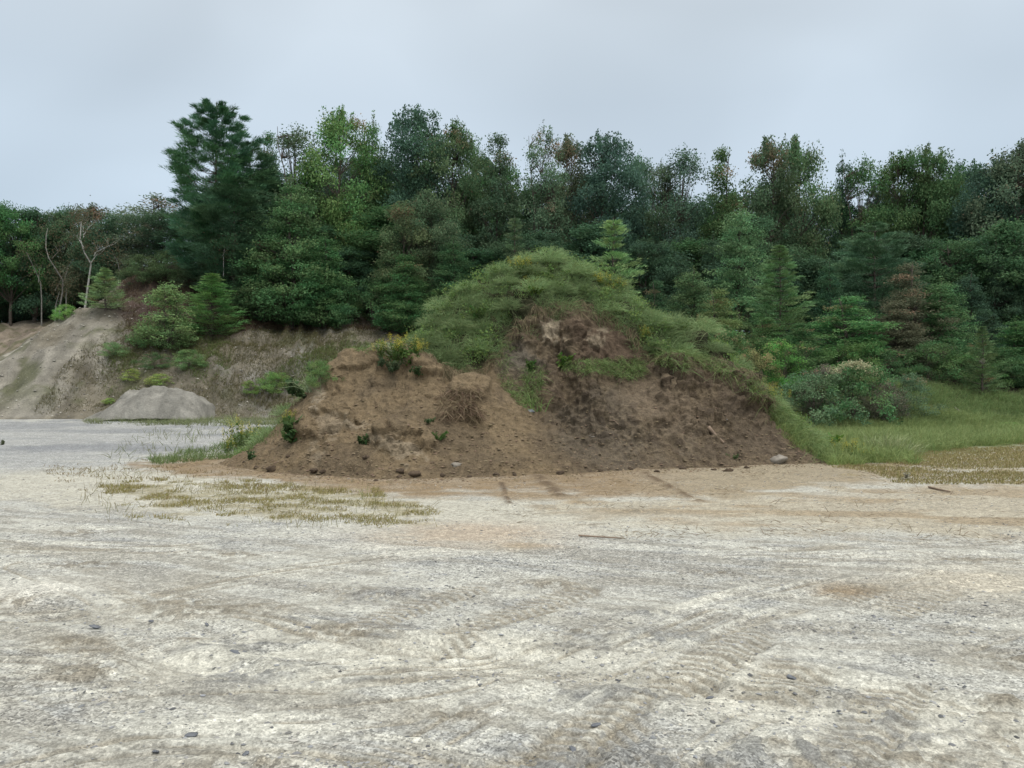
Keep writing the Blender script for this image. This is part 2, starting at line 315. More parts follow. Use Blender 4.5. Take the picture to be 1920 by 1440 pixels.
def ground_z(x, y, full=None):
    near = np.clip(1 - (y - 3) / 22, .12, 1)
    z = (fbm(x * .35, y * .35, 3, 40) - .5) * .04 + (fbm(x * 2.2, y * 3.0, 4, 41) - .5) * .015 * near
    rough = sst(.35, .65, fbm(x * .5 + 3, y * .6, 3, 42))
    z = z + (ridged(x * 6, y * 8, 4, 43) - .5) * .012 * near * (.25 + rough) + (ridged(x * 19, y * 21, 3, 48) - .5) * .004 * near * rough
    if full is not None:
        T, M_ = passes(x, y); z = z + T * .036
        for pts, w, dep, pitch in TR:
            d, s = lined(x, y, pts); m = sst(w * .62, w * .45, np.abs(d)) * sst(.30, .44, fbm(x * .9, y * 1.1, 3, 44))
            z = z + m * (-.008 + dep * .5 * np.sin(2 * math.pi * (s + np.abs(d) * .5) / pitch) * (np.abs(d) > .035))
            z = z + .010 * np.exp(-((np.abs(d) - w * .6) / .04) ** 2) * fbm(x * 4, y * 4, 2, 45)
        for pts, w in RUT:
            d, s = lined(x, y, pts); w2 = w * (1 + .5 * (fbm(s * .7, s * 0, 2, 46) - .5))
            z = z - .022 * np.exp(-(d / w2) ** 2) + .020 * np.exp(-((np.abs(d) - w2 * 1.35) / (w * .4)) ** 2) * fbm(x * 3, y * 3, 3, 47)
    return z
def surf(x, y):
    x = np.asarray(x, float); y = np.asarray(y, float)
    return np.maximum(np.maximum(ground_z(x, y), hill_z(x, y)), np.where((y < 27) & (y > 12) & (np.abs(x) < 9.5), mound_z(x, y), -9))
def hit(px, py, d0=2.2, d1=95):
    """where the sight line through a point of the photograph meets the land"""
    D = d0 * np.exp(np.linspace(0, math.log(d1 / d0), 1400)); x = (px - CX) / F * D; z = EYE + (CY - py) / F * D
    s = surf(x, D); k = np.argmax(s > z)
    if s[k] <= z[k]: k = len(D) - 1
    return float(x[k]), float(D[k]), float(s[k])

# ------------------------------------------------------------------ ground sheet
def build_ground():
    yr = 1 / np.linspace(1 / 2.4, 1 / 45, 760)
    yr = np.concatenate([[-80, -30, -10, -3, 0, 1.2, 1.9], yr, [50, 58, 70, 90, 120, 180, 300, 600, 1200]])
    s = np.concatenate([[-6, -3.5, -2.2, -1.6, -1.2], np.linspace(-.84, .84, 1150), [1.2, 1.6, 2.2, 3.5, 6]])
    nY, nX = len(yr), len(s)
    Y = np.repeat(yr, nX); X = np.tile(s, nY) * (np.abs(Y) * 0.9 + .55); X = np.where(Y < 2, np.tile(s, nY) * (np.abs(Y) * .9 + 2.7), X)
    z = ground_z(X, Y, True); z = np.where((Y > 50) | (Y < 1.5), -.02, z)
    px, py = proj(X, Y, 0 * X)
    n = len(X)
    # what the surface is made of, place by place
    cream = np.array([.565, .548, .488]); grey = np.array([.435, .43, .405]); slate = np.array([.25, .25, .245]); brown = np.array([.30, .218, .132]); tan = np.array([.42, .35, .245]); mud = np.array([.30, .265, .205])
    f1 = fbm(X * .45, Y * .85, 5, 60); f2 = fbm(X * 2.2 + 7, Y * 3.2, 5, 61); f3 = fbm(X * .16, Y * .3, 3, 62)
    f4 = fbm(X * 6.5, Y * 8, 4, 65)
    f5 = fbm(X * 16, Y * 19, 3, 68); g = sst(.38, .66, f1 * .34 + f2 * .26 + f3 * .08 + f4 * .2 + f5 * .14)
    # gravelly belts
    for poly, a in (([(820, 1050), (1500, 1040), (1560, 1100), (1300, 1140), (900, 1130), (780, 1090)], .5), ([(1500, 1130), (1920, 1120), (1920, 1260), (1600, 1230)], .45), ([(0, 1210), (260, 1240), (400, 1300), (0, 1330)], .35), ([(500, 1290), (900, 1300), (1000, 1440), (500, 1440)], .3), ([(-400, 785), (560, 785), (560, 835), (300, 868), (0, 880), (-400, 900)], .85), ([(1200, 1330), (1500, 1400), (1400, 1440), (1100, 1440)], .3)):
        g = np.clip(g + a * sst(-40, 40, polyd(px, py, poly) + (f2 - .5) * 160), 0, 1)
    col = cream[None] + (grey - cream)[None] * g[:, None]
    col = mixc(col, slate, sst(.57, .70, f2 * .6 + f4 * .4) * g * .45)
    col = mixc(col, cream * 1.08, sst(.60, .78, fbm(X * .8, Y * 2.4, 5, 63)) * .8)
    col = mixc(col, mud, sst(.58, .72, fbm(X * 1.6, Y * 2.6, 5, 64)) * .25)
    gr = g.copy()
    for pts, w in RUT:
        d, s_ = lined(X, Y, pts); m = np.exp(-(d / (w * 1.3)) ** 2) * (.35 + .65 * sst(.35, .55, fbm(X * 1.2, Y * 1.2, 3, 66)))
        col = mixc(col, np.array([.66, .63, .54]), m * .9); gr = gr * (1 - m)
        m = np.exp(-((np.abs(d) - w * 1.7) / .07) ** 2) * sst(.52, .64, fbm(X * 2.5, Y * 2.5, 4, 67)); col = mixc(col, slate * .9, m * .8)
    m = sst(-10, 40, polyd(px, py, [(1180, 1255), (1500, 1290), (1920, 1375), (1920, 1440), (1500, 1400), (1280, 1330)]) + (f2 - .5) * 60); col = mixc(col, np.array([.64, .61, .53]), m * .75); gr *= 1 - .6 * m
    for poly in ([(1440, 1262), (1560, 1285), (1720, 1312), (1600, 1312), (1470, 1285)], [(450, 1232), (600, 1230), (640, 1248), (470, 1256)], [(40, 1100), (170, 1130), (120, 1160), (20, 1150)], [(420, 1195), (590, 1190), (540, 1210), (430, 1215)]):
        m = sst(-8, 12, polyd(px, py, poly) + (f4 - .5) * 50); col = mixc(col, slate * .85, m * .75); gr = np.maximum(gr, m)
    T, M_ = passes(X, Y); col = mixc(col, np.array([.36, .325, .26]), M_ * np.clip(.10 - T * 4.0, 0, .9)); col = mixc(col, np.array([.66, .635, .555]), M_ * np.clip(T * 3.6, 0, .85)); gr *= 1 - .35 * M_
    # wind and water have drawn the loose sand out in streaks
    u = X * .94 - Y * .34; v = X * .34 + Y * .94; sk = fbm(u * .8, v * 6.5 + 1.5 * fbm(u * .7, v * .7, 2, 160), 4, 161)
    nearf = sst(14, 8, Y); col = mixc(col, np.array([.62, .60, .53]), sst(.54, .66, sk) * .45 * nearf); col = mixc(col, np.array([.34, .315, .265]), sst(.46, .36, sk) * .5 * nearf)
    for pts, w, dep, pitch in TR:
        d, s_ = lined(X, Y, pts); m = sst(w * .62, w * .4, np.abs(d)) * sst(.32, .46, fbm(X * .9, Y * 1.1, 3, 44))
        rib = sst(.25, .75, .5 + .5 * np.sin(2 * math.pi * (s_ + np.abs(d) * .5) / pitch + 2.8))
        col = mixc(col, np.array([.30, .262, .20]), m * (.12 + .55 * rib)); gr *= 1 - .5 * m
    # pale strip in front of the spill, and the brown spill itself
    m = sst(-12, 10, polyd(px, py, [(-200, 892), (300, 880), (480, 905), (700, 925), (1100, 938), (1500, 925), (1920, 905), (2400, 905), (2400, 1010), (1300, 1000), (800, 985), (300, 960), (0, 935), (-200, 930)]) + (f2 - .5) * 50)
    col = mixc(col, np.array([.58, .545, .455]), m * .75); gr *= 1 - .8 * m
    sp = sst(-9, 9, polyd(px, py, [(245, 872), (330, 864), (470, 850), (600, 845), (1000, 850), (1560, 860), (1760, 884), (1680, 902), (1500, 918), (1300, 938), (1080, 936), (900, 926), (700, 926), (640, 918), (480, 905), (340, 888)]) + (f1 - .5) * 26 + (f2 - .5) * 26)
    col = mixc(col, lerp(brown, tan, .0), sp * .9 * sst(1650, 1150, px) * (.8 + .4 * f2)); col = mixc(col, tan * .88, sp * .92 * sst(1100, 1400, px)); gr *= 1 - sp
    st = sst(.46, .60, fbm(X * .7, Y * 2.0, 5, 70)); z2 = sst(-10, 40, polyd(px, py, [(980, 930), (1500, 905), (2400, 870), (2400, 1040), (1900, 1020), (1600, 1010), (1250, 985), (1000, 970)]) + (f2 - .5) * 40)
    col = mixc(col, np.array([.33, .25, .165]), st * z2 * .85); col = mixc(col, tan, z2 * .55)
    mo = sst(-8, 14, polyd(px, py, [(1560, 868), (1700, 850), (1920, 838), (2400, 830), (2400, 905), (1850, 905), (1700, 900), (1600, 885)]) + (f2 - .5) * 60); col = mixc(col, np.array([.31, .245, .13]), mo * (.30 + .5 * sst(.36, .55, f4 * .5 + f2 * .5)))
    mo = sst(-8, 14, polyd(px, py, [(200, 915), (330, 905), (700, 925), (820, 960), (800, 975), (560, 972), (330, 955)]) + (f2 - .5) * 60); col = mixc(col, np.array([.31, .27, .15]), mo * .65 * sst(.4, .55, f4 * .5 + f2 * .5))
    mo = sst(0, 8, polyd(px, py, [(280, 862), (420, 838), (560, 800), (560, 850), (420, 862)]) + (f2 - .5) * 30); col = mixc(col, np.array([.13, .15, .07]), mo * .6)
    for pts, w in (([(1190, 878), (1230, 900), (1310, 940)], .09), ([(1005, 890), (1050, 930)], .12), ([(940, 905), (955, 945)], .05)):   # dark earth dragged out by a bucket
        d, s_ = lined(X, Y, [flat(*p) for p in pts]); m = np.exp(-(d / w) ** 2) * sst(.30, .52, fbm(X * 5, Y * 5, 4, 71)); col = mixc(col, np.array([.165, .118, .078]), m * .95); z = z + m * .03
    for cx, cy, r, c_ in ((980, 1023, .16, (.44, .36, .26)), (1880, 1095, .5, (.54, .49, .40)), (1590, 1107, .16, (.33, .26, .18)), (880, 1000, .6, (.5, .42, .33)), (15, 1110, .35, (.66, .63, .56))):
        x0, y0 = flat(cx if cx > 20 else 15, cy); m = np.exp(-(((X - x0) / r / 1.6) ** 2 + ((Y - y0) / r) ** 2)) * (.5 + f4); col = mixc(col, np.array(c_), m * 1.2)
    col = mixc(col, np.array([.19, .21, .085]), sst(-6, 8, polyd(px, py, [(1500, 860), (1500, 780), (2500, 780), (2500, 838), (1920, 838), (1760, 856), (1650, 868), (1560, 870)]) + (f2 - .5) * 20) * .85)
    mg = sst(-8, 10, polyd(px, py, [(-500, 783), (600, 783), (560, 828), (420, 846), (280, 862), (0, 884), (-500, 905)]) + (f2 - .5) * 26); col = mixc(col, np.array([.40, .40, .395]), mg * .65)
    col = mixc(col, np.array([.27, .275, .285]), mg * sst(.5, .66, fbm(X * .22, Y * .5, 4, 170)) * .7); col = mixc(col, np.array([.26, .265, .28]), sst(-3, 4, polyd(px, py, [(0, 836), (200, 830), (420, 838), (300, 850), (60, 846)]) + (f2 - .5) * 14) * .6)
    for _ in range(60):   # crumbly patches of turned up soil
        rr = random.Random(_ * 7 + 1); D = 3.2 + 7 * rr.random() ** 1.6; x0 = rr.uniform(-.7, .7) * D; r = rr.uniform(.05, .22)
        sel = np.hypot(X - x0, Y - D) < r * 4
        if sel.any():
            m = np.exp(-(((X[sel] - x0) / r / 1.8) ** 2 + ((Y[sel] - D) / r) ** 2)) * sst(.42, .58, fbm(X[sel] * 14, Y[sel] * 14, 4, 72 + _)); z[sel] += m * .014
            col[sel] = mixc(col[sel], (np.array([.27, .235, .18]) if _ % 3 else slate), m * .8)
    col = col * (1 + (f4 - .5)[:, None] * .35 + (f5 - .5)[:, None] * .25)
    i = (np.arange(nY - 1)[:, None] * nX + np.arange(nX - 1)[None]).ravel()
    q = np.stack([i, i + 1, i + nX + 1, i + nX], -1)
    me = mesh('ground', np.stack([X, Y, z], -1), q, None, np.concatenate([np.clip(col * np.array([.70, .712, .705]), .02, .8), (.4 + .6 * gr)[:, None]], 1))
    tag(obj('ground', me, M_ground), kind='structure')
build_ground()

# ------------------------------------------------------------------ hillside
def build_hill():
    xs = np.linspace(-75, 75, 760); ys = np.concatenate([np.linspace(18, 60, 330), np.linspace(61, 115, 50)])
    X, Y = np.meshgrid(xs, ys); sh = X.shape; X = X.ravel(); Y = Y.ravel(); z = hill_z(X, Y)
    px, py = proj(X, Y, z); n = len(X)
    f1 = fbm(X * .5, Y * .5, 5, 80); f2 = fbm(X * 1.7, Y * 1.7, 4, 81); fs = fbm(X * 1.2 + Y * .35, Y * .22, 4, 82)
    col = np.tile(np.array([[.185, .165, .125]]), (n, 1))                       # brown grey scree
    col = mixc(col, np.array([.30, .28, .235]), sst(-30, 30, polyd(px, py, [(-900, 700), (0, 660), (170, 580), (240, 600), (230, 680), (130, 720), (60, 800), (-900, 800)]) + (f1 - .5) * 160) * (.45 + fs * .8))
    col = mixc(col, np.array([.27, .26, .235]), sst(-20, 30, polyd(px, py, [(400, 690), (470, 660), (620, 650), (600, 720), (500, 770), (400, 750)]) + (f2 - .5) * 120) * sst(.35, .65, fs))
    col = mixc(col, np.array([.29, .275, .235]), sst(-10, 12, polyd(px, py, [(180, 740), (240, 640), (235, 620), (215, 615), (180, 690)]) + (f2 - .5) * 40) * .6)
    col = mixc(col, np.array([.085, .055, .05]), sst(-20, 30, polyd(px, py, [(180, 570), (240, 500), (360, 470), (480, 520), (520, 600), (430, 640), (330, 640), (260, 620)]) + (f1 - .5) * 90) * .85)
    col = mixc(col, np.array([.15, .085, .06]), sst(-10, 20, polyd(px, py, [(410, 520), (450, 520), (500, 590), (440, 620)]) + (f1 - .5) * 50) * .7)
    col = mixc(col, np.array([.24, .20, .155]), sst(-20, 20, polyd(px, py, [(-900, 600), (100, 600), (100, 640), (0, 668), (-900, 720)]) + (f1 - .5) * 60) * (Y > 46))
    sk = fbm(X * 2.2 + Y * .5, Y * .35 + z * .2, 4, 86); col = col * (1 + (sk - .5) * 1.1 * (X < -3))[:, None]
    veg = sst(.52, .66, f1 * .6 + f2 * .4) * sst(35, 37, Y); col = mixc(col, np.array([.085, .095, .04]), veg * .7)
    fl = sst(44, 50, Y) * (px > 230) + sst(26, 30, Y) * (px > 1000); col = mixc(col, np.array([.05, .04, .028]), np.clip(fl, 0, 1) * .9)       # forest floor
    gg = sst(1380, 1480, px) * sst(31, 29, Y); col = mixc(col, np.array([.08, .10, .035]), gg * .95)
    col = mixc(col, np.array([.13, .095, .065]), sst(-6, 8, polyd(px, py, [(1725, 768), (1790, 762), (1840, 800), (1790, 806)]) + (f2 - .5) * 30))
    col = mixc(col, np.array([.13, .09, .065]), sst(-6, 8, polyd(px, py, [(1590, 775), (1625, 775), (1632, 800), (1610, 800)]) + (f2 - .5) * 20))
    col = col * (.8 + .4 * fbm(X * 4, Y * 4, 3, 84))[:, None]
    i = (np.arange(sh[0] - 1)[:, None] * sh[1] + np.arange(sh[1] - 1)[None]).ravel(); q = np.stack([i, i + 1, i + sh[1] + 1, i + sh[1]], -1)
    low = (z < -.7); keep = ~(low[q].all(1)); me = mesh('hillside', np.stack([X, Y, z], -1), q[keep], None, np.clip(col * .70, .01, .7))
    tag(obj('hillside', me, M_hill), kind='structure')
build_hill()

# ------------------------------------------------------------------ the mound
CAP = [(770, 640), (790, 590), (850, 530), (900, 500), (960, 470), (1040, 455), (1110, 475), (1160, 510), (1210, 570), (1290, 610), (1345, 650), (1410, 700), (1470, 760), (1540, 835), (1590, 872), (1520, 850), (1440, 780), (1400, 738), (1345, 690), (1265, 672), (1240, 690), (1180, 625), (1150, 595), (1060, 570), (1005, 588), (960, 630), (930, 668), (905, 695), (870, 700), (840, 698), (805, 680), (785, 660)]
SHELF = [(1050, 690), (1065, 678), (1200, 672), (1215, 700), (1190, 715), (1140, 705), (1060, 698)]
def cap_mask(x, y, z):
    px, py = proj(x, y, z); m = polyd(px, py, CAP) + (fbm(x * 3, y * 3, 3, 90) - .5) * 26
    ridge = np.interp(x, [-6, -4.6, -2.9, -2, 0, 1, 2.4, 3.7, 4.8, 6, 7], [16.2, 16.4, 16.8, 17.9, 18.6, 18.8, 18.7, 17.9, 17.9, 17.3, 16.8])
    return np.maximum(m, (y - ridge - .1) * 60)
def build_mound():
    xs = np.linspace(-8, 9, 760); ys = np.concatenate([np.linspace(12.4, 19.6, 420), np.linspace(19.65, 26, 70)])
    X, Y = np.meshgrid(xs, ys); sh = X.shape; X = X.ravel(); Y = Y.ravel(); h = moundf(X, Y); z = mound_z(X, Y)
    k = sst(-.05, .35, h); px, py = proj(X, Y, z)
    gy, gx = np.gradient(z.reshape(sh), ys, xs); slope = np.hypot(gx, gy).ravel(); nx, ny = -gx.ravel(), -gy.ravel(); nl = np.sqrt(nx * nx + ny * ny + 1); nx /= nl; ny /= nl; nz = 1 / nl
    right = sst(960, 1040, px + (py - 740) * -.5)                                # the cut bank, older soil
    lump = fbm(X * 5 + z * 3, z * 6 + Y * 2, 4, 91); rag = ridged(X * 2.3 + z * .8, z * 2.6 + Y * .4, 5, 92); crk = ridged(X * 7, z * 7 + Y * 5, 3, 93)
    gull = ridged(X * 2.6 + z * .5, z * .5 + Y * .3, 3, 94)
    rgh = (.3 + .8 * sst(.42, .58, fbm(X * .8 + 4, z * 1.1 + Y * .3, 3, 190))) * (.45 + .55 * sst(.35, .8, z))
    diag = ridged((X + z) * 1.1, (z - X * .5) * 3.4 + Y, 4, 191)
    d = k * ((lump - .5) * (.09 + .06 * right) + right * rgh * ((rag - .55) * .40 + (diag - .5) * .13 + (gull - .5) * .25 + (crk - .5) * .12) + (1 - right) * (.35 + .65 * sst(.5, 1.3, z)) * ((rag - .55) * .10 + (crk - .5) * .05 + (gull - .5) * .04))
    # slumped blocks with a sharp upper edge on the fresh heap
    for (a, b, D, r, s) in ((610, 795, 14.7, .50, .17), (750, 830, 13.95, .5, .15), (1390, 740, 16.9, .5, .22), (1270, 700, 16.8, .4, .2), (790, 690, 15.9, .35, .14), (880, 730, 15.3, .4, .1)):
        x0, y0, z0 = at(a, b, D); dd = np.sqrt(((X - x0) / 1.3) ** 2 + (Y - y0) ** 2 + ((z - z0) * .8) ** 2) + (lump - .5) * .25; d = d + s * 1.2 * sst(r, r * .72, dd)
    for poly in ([(640, 690), (700, 672), (760, 680), (800, 700), (805, 735), (760, 755), (700, 722), (650, 735), (615, 745)], [(595, 790), (640, 778), (690, 795), (640, 806), (600, 830)], [(690, 818), (760, 815), (800, 830), (760, 842), (700, 838)]):
        d = d - .14 * sst(-2, 9, polyd(px, py, poly) + (lump - .5) * 40 + (crk - .5) * 14) * k
    toe = np.exp(-((h - .12) / .14) ** 2); d = d + toe * (ridged(X * 6, Y * 6, 4, 95) - .45) * .10
    V = np.stack([X + nx * d, Y + ny * d * 1.0, z + nz * d], -1)
    n = len(X); px, py = proj(V[:, 0], V[:, 1], V[:, 2])
    f1 = fbm(X * 1.1, z * 1.4 + Y * .5, 5, 96); f2 = fbm(X * 4, z * 4 + Y * 2, 4, 97); f3 = fbm(X * 12, z * 12 + Y * 8, 3, 98)
    fresh = np.array([.265, .188, .108]); cut = np.array([.215, .157, .098]); dark = np.array([.105, .074, .050]); pale = np.array([.42, .33, .225]); gry = np.array([.19, .16, .12])
    col = fresh[None] + (cut - fresh)[None] * right[:, None]
    col = mixc(col, cut * .75, sst(.5, .7, f1) * .6)
    col = mixc(col, dark, sst(.60, .74, f2) * (.25 + .5 * right)); col = mixc(col, dark, sst(.62, .75, crk) * .35 * (.4 + right)); col = mixc(col, dark * 1.1, sst(.62, .76, diag) * right * .35 * rgh)
    col = mixc(col, gry, sst(-20, 30, polyd(px, py, [(1040, 770), (1150, 740), (1250, 800), (1330, 860), (1180, 880), (1080, 840)]) + (f1 - .5) * 120) * .3)
    col = mixc(col, gry * .95, sst(-20, 30, polyd(px, py, [(920, 640), (1010, 650), (1000, 700), (940, 700)]) + (f1 - .5) * 80) * .8)
    col = mixc(col, np.array([.26, .19, .125]), sst(-20, 30, polyd(px, py, [(1180, 730), (1290, 730), (1300, 810), (1210, 810)]) + (f1 - .5) * 90) * .6)
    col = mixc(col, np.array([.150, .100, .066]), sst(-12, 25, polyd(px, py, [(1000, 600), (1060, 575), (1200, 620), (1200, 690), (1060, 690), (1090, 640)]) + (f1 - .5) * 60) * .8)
    col = mixc(col, np.array([.150, .110, .074]), sst(-10, 25, polyd(px, py, [(1350, 720), (1400, 760), (1560, 865), (1400, 880), (1290, 870), (1340, 800)]) + (f1 - .5) * 90) * .75)
    for poly, a in (([(1010, 612), (1040, 605), (1055, 640), (1045, 650), (1020, 640)], 1), ([(1105, 625), (1130, 618), (1122, 650), (1100, 640)], .6), ([(690, 815), (740, 812), (800, 850), (760, 870), (700, 845)], .55), ([(590, 790), (625, 775), (660, 790), (610, 820), (590, 880)], .4), ([(595, 730), (606, 725), (604, 760), (590, 765)], .8), ([(640, 775), (690, 790), (680, 800), (640, 785)], .5), ([(1215, 618), (1235, 622), (1225, 632)], .4)):
        col = mixc(col, pale, sst(-5, 9, polyd(px, py, poly) + (f2 - .5) * 42 + (f3 - .5) * 26) * a)
    col = mixc(col, np.array([.045, .05, .022]), sst(-4, 12, cap_mask(X, Y, z)) * .9)
    col = col * (.78 + .44 * f3)[:, None]
    i = (np.arange(sh[0] - 1)[:, None] * sh[1] + np.arange(sh[1] - 1)[None]).ravel(); q = np.stack([i, i + 1, i + sh[1] + 1, i + sh[1]], -1)
    keep = ~((V[:, 2] < -.25)[q].all(1)); me = mesh('dirt_mound', V, q[keep], None, np.clip(col * np.array([.60, .635, .67]), .01, .7))
    tag(obj('dirt_mound', me, M_mound), 'tall mound of brown earth cut open in front with a grassy cap', 'earth mound')
    return X, Y, V, cap_mask(X, Y, z), px, py
MX, MY, MV, MCAP, MPX, MPY = build_mound()
rng = np.random.default_rng(5)
# surface lookup on the displaced mound
def mound_pts(mask, n, seed=0):
    idx = np.where(mask)[0]; r = np.random.default_rng(seed); k = r.choice(idx, n); return MV[k] + r.uniform(-.015, .015, (n, 3)) * [1, 1, 0], k

# ------------------------------------------------------------------ small pile of grey gravel at the foot of the slope
def heap(name, label, foot, D0, top, mat, colr, cat, seed, depth=3.8):
    x0 = at(foot[0], 785, D0)[0]; x1 = at(foot[1], 785, D0)[0]; n = 150
    xs = np.linspace(x0 - .6, x1 + .6, n); ys = np.linspace(D0 - depth * .5, D0 + depth * .7, 90); X, Y = np.meshgrid(xs, ys); sh = X.shape; X = X.ravel(); Y = Y.ravel()
    t = (X - x0) / (x1 - x0); prof = np.interp(t, *top); v = (Y - D0) / (depth * .5)
    z = prof * np.sqrt(np.clip(1 - v * v * .95, 0, 1)) ** 1.3 * (1 + .3 * (fbm(X * .8, Y * .8, 3, seed) - .5)) - .12
    hk = np.clip(z / .5 + .15, 0, 1)
    z = np.where(v > .1, np.maximum(z, prof * (1 - (v - .1) * .25) - .12), z); z = z + ((ridged(X * 1.6, Y * 2.2, 5, seed + 1) - .5) * .26 + (fbm(X * .5, Y * .5, 2, seed + 5) - .5) * .3 + (fbm(X * 5, Y * 5, 3, seed + 6) - .5) * .10) * hk
    c = np.tile([colr], (len(X), 1)) * (.55 + .9 * fbm(X * 2.5, Y * 2.5, 5, seed + 2))[:, None]
    i = (np.arange(sh[0] - 1)[:, None] * sh[1] + np.arange(sh[1] - 1)[None]).ravel(); q = np.stack([i, i + 1, i + sh[1] + 1, i + sh[1]], -1)
    cx, cy = (x0 + x1) / 2, D0; o = obj(name, mesh(name, np.stack([X - cx, Y - cy, z], -1), q, None, c), mat); o.location = (cx, cy, 0); tag(o, label, cat)
heap('gravel_pile', 'low rounded pile of grey gravel at the foot of the left slope', (172, 404), 34.9, ([0, .08, .2, .32, .5, .68, .82, .93, 1], [.0, .30, .62, 1.22, 1.42, 1.38, 1.22, .75, .0]), M_hill, (.195, .188, .165), 'gravel pile', 300)

# ------------------------------------------------------------------ trees
def crown_r(t, kind):
    t = np.clip(t, 0, 1)
    if kind == 'round': return np.sin(math.pi * np.clip(t * .82 + .12, 0, 1)) ** .5
    if kind == 'cone': return np.clip((1 - t) * 1.02 + .05, 0, 1) ** .8 * sst(-.06, .16, t)
    if kind == 'column': return .75 * np.sin(math.pi * np.clip(t * .80 + .14, 0, 1)) ** .5 + .2 * (1 - t)
    return np.sqrt(np.clip(1 - (t * .95) ** 2, 0, 1)) * sst(-.3, .1, t)          # dome
def broadleaf(seed, H=10., W=5., base=.2, kind='round', nclump=130, per=190, leaf=.15, clump=.62, autumn=0., stems=1, leaders=6, bark=M_bark, lean=0, flat_=.62, spread=1.0):
    r = np.random.default_rng(seed); T = Acc(); L = Acc(); zb = H * base
    trunks = []
    for s in range(stems):
        a = r.uniform(0, 6.28); o = (0 if stems == 1 else .12 * H) * r.uniform(.4, 1); zz = np.linspace(0, H * (.96 if s == 0 else r.uniform(.6, .95)), 9)
        w = np.cumsum(r.normal(size=(9, 2)) * .02 * H * .5, 0); w[0] = 0
        P = np.stack([w[:, 0] + math.cos(a) * o * zz / H + lean * zz, w[:, 1] + math.sin(a) * o * zz / H, zz - (.4 if zz[0] == 0 else 0) * (zz == 0)], -1)
        R = np.linspace(.0135, .002, 9) * H / (1 if stems == 1 else 1.7); tube(T, P, R, 7); trunks.append(P)
    n = nclump; t = r.uniform(0, 1, n * 4); keep = r.uniform(0, 1, n * 4) < crown_r(t, kind) + .08; t = t[keep][:n]; n = len(t); az = r.uniform(0, 6.283, n)
    rad = crown_r(t, kind) * W / 2 * r.uniform(0, 1, n) ** .42; lob = .62 + .8 * vn2(az / 6.283 * 5 + seed, t * 4 + seed * 3.1, seed); rad = rad * lob * spread
    cz = zb + t * (H - zb) * .97; cen = np.stack([rad * np.cos(az) + lean * cz, rad * np.sin(az), cz], -1)
    lead = []
    for k in range(leaders):
        a = r.uniform(0, 6.28); f_ = r.uniform(0, .75); rr = f_ * W / 2; z0 = H * (1.02 - .22 * f_ * f_ if kind != 'cone' else 1.02 - .75 * f_) * r.uniform(.95, 1.02); lead += [(rr * math.cos(a) + lean * z0, rr * math.sin(a), z0 - q * .03 * H) for q in range(3)]
    nl = len(lead); cen = np.concatenate([cen, np.array(lead).reshape(-1, 3)]); rc = clump * r.uniform(.55, 1.25, len(cen)); rc[n:] = clump * np.tile([.2, .32, .42], leaders) * r.uniform(.8, 1.2, nl)
    cv = r.uniform(.1, .9, len(cen)); hue = r.uniform(0, 1, len(cen))
    au = np.zeros(len(cen))
    if autumn:
        top = sst(.55, .95, cen[:, 2] / H); au = (r.uniform(0, 1, len(cen)) < autumn * (.04 + 1.1 * top ** 2)) * r.uniform(.2, .75, len(cen))
    for c, q in zip(cen, rc):
        P = trunks[r.integers(len(trunks))]; hz = np.hypot(c[0], c[1]); k = np.clip(np.searchsorted(P[:, 2], c[2] - .7 * hz - .25), 1, 8); s = P[k] * .5 + P[k - 1] * .5
        m = (s + c) / 2 + np.array([0, 0, .08 * hz]) + r.normal(size=3) * .05 * hz; rr = .004 * H * (.35 + hz / W)
        tube(T, [s, m, c], [rr, rr * .6, rr * .2], 4, cap=False)
    for j in range(len(cen)):
        m = int(per * (rc[j] / clump) ** 1.6 * r.uniform(.75, 1.2)); g = r.normal(size=(m, 3)); g = nrm(g) * (r.uniform(0, 1, (m, 1)) ** .45) * rc[j] * 1.25 * [1, 1, flat_]
        # twigs give each clump its own little sprays
        g = g + nrm(r.normal(size=(7, 3)))[r.integers(0, 7, m)] * rc[j] * .35
        c = np.stack([np.clip(cv[j] + r.normal(size=m) * .2, 0, 1), np.clip(au[j] * r.uniform(.5, 1.1, m) + (r.uniform(size=m) < .02) * .3 * (autumn > 0), 0, 1), np.clip(hue[j] + r.normal(size=m) * .2, 0, 1)], -1)
        leaves(L, cen[j] + g, leaf * r.uniform(.6, 1.25, m), r, .25, c)
    return T.me('trunk'), L.me('crown', False), bark, M_leaf
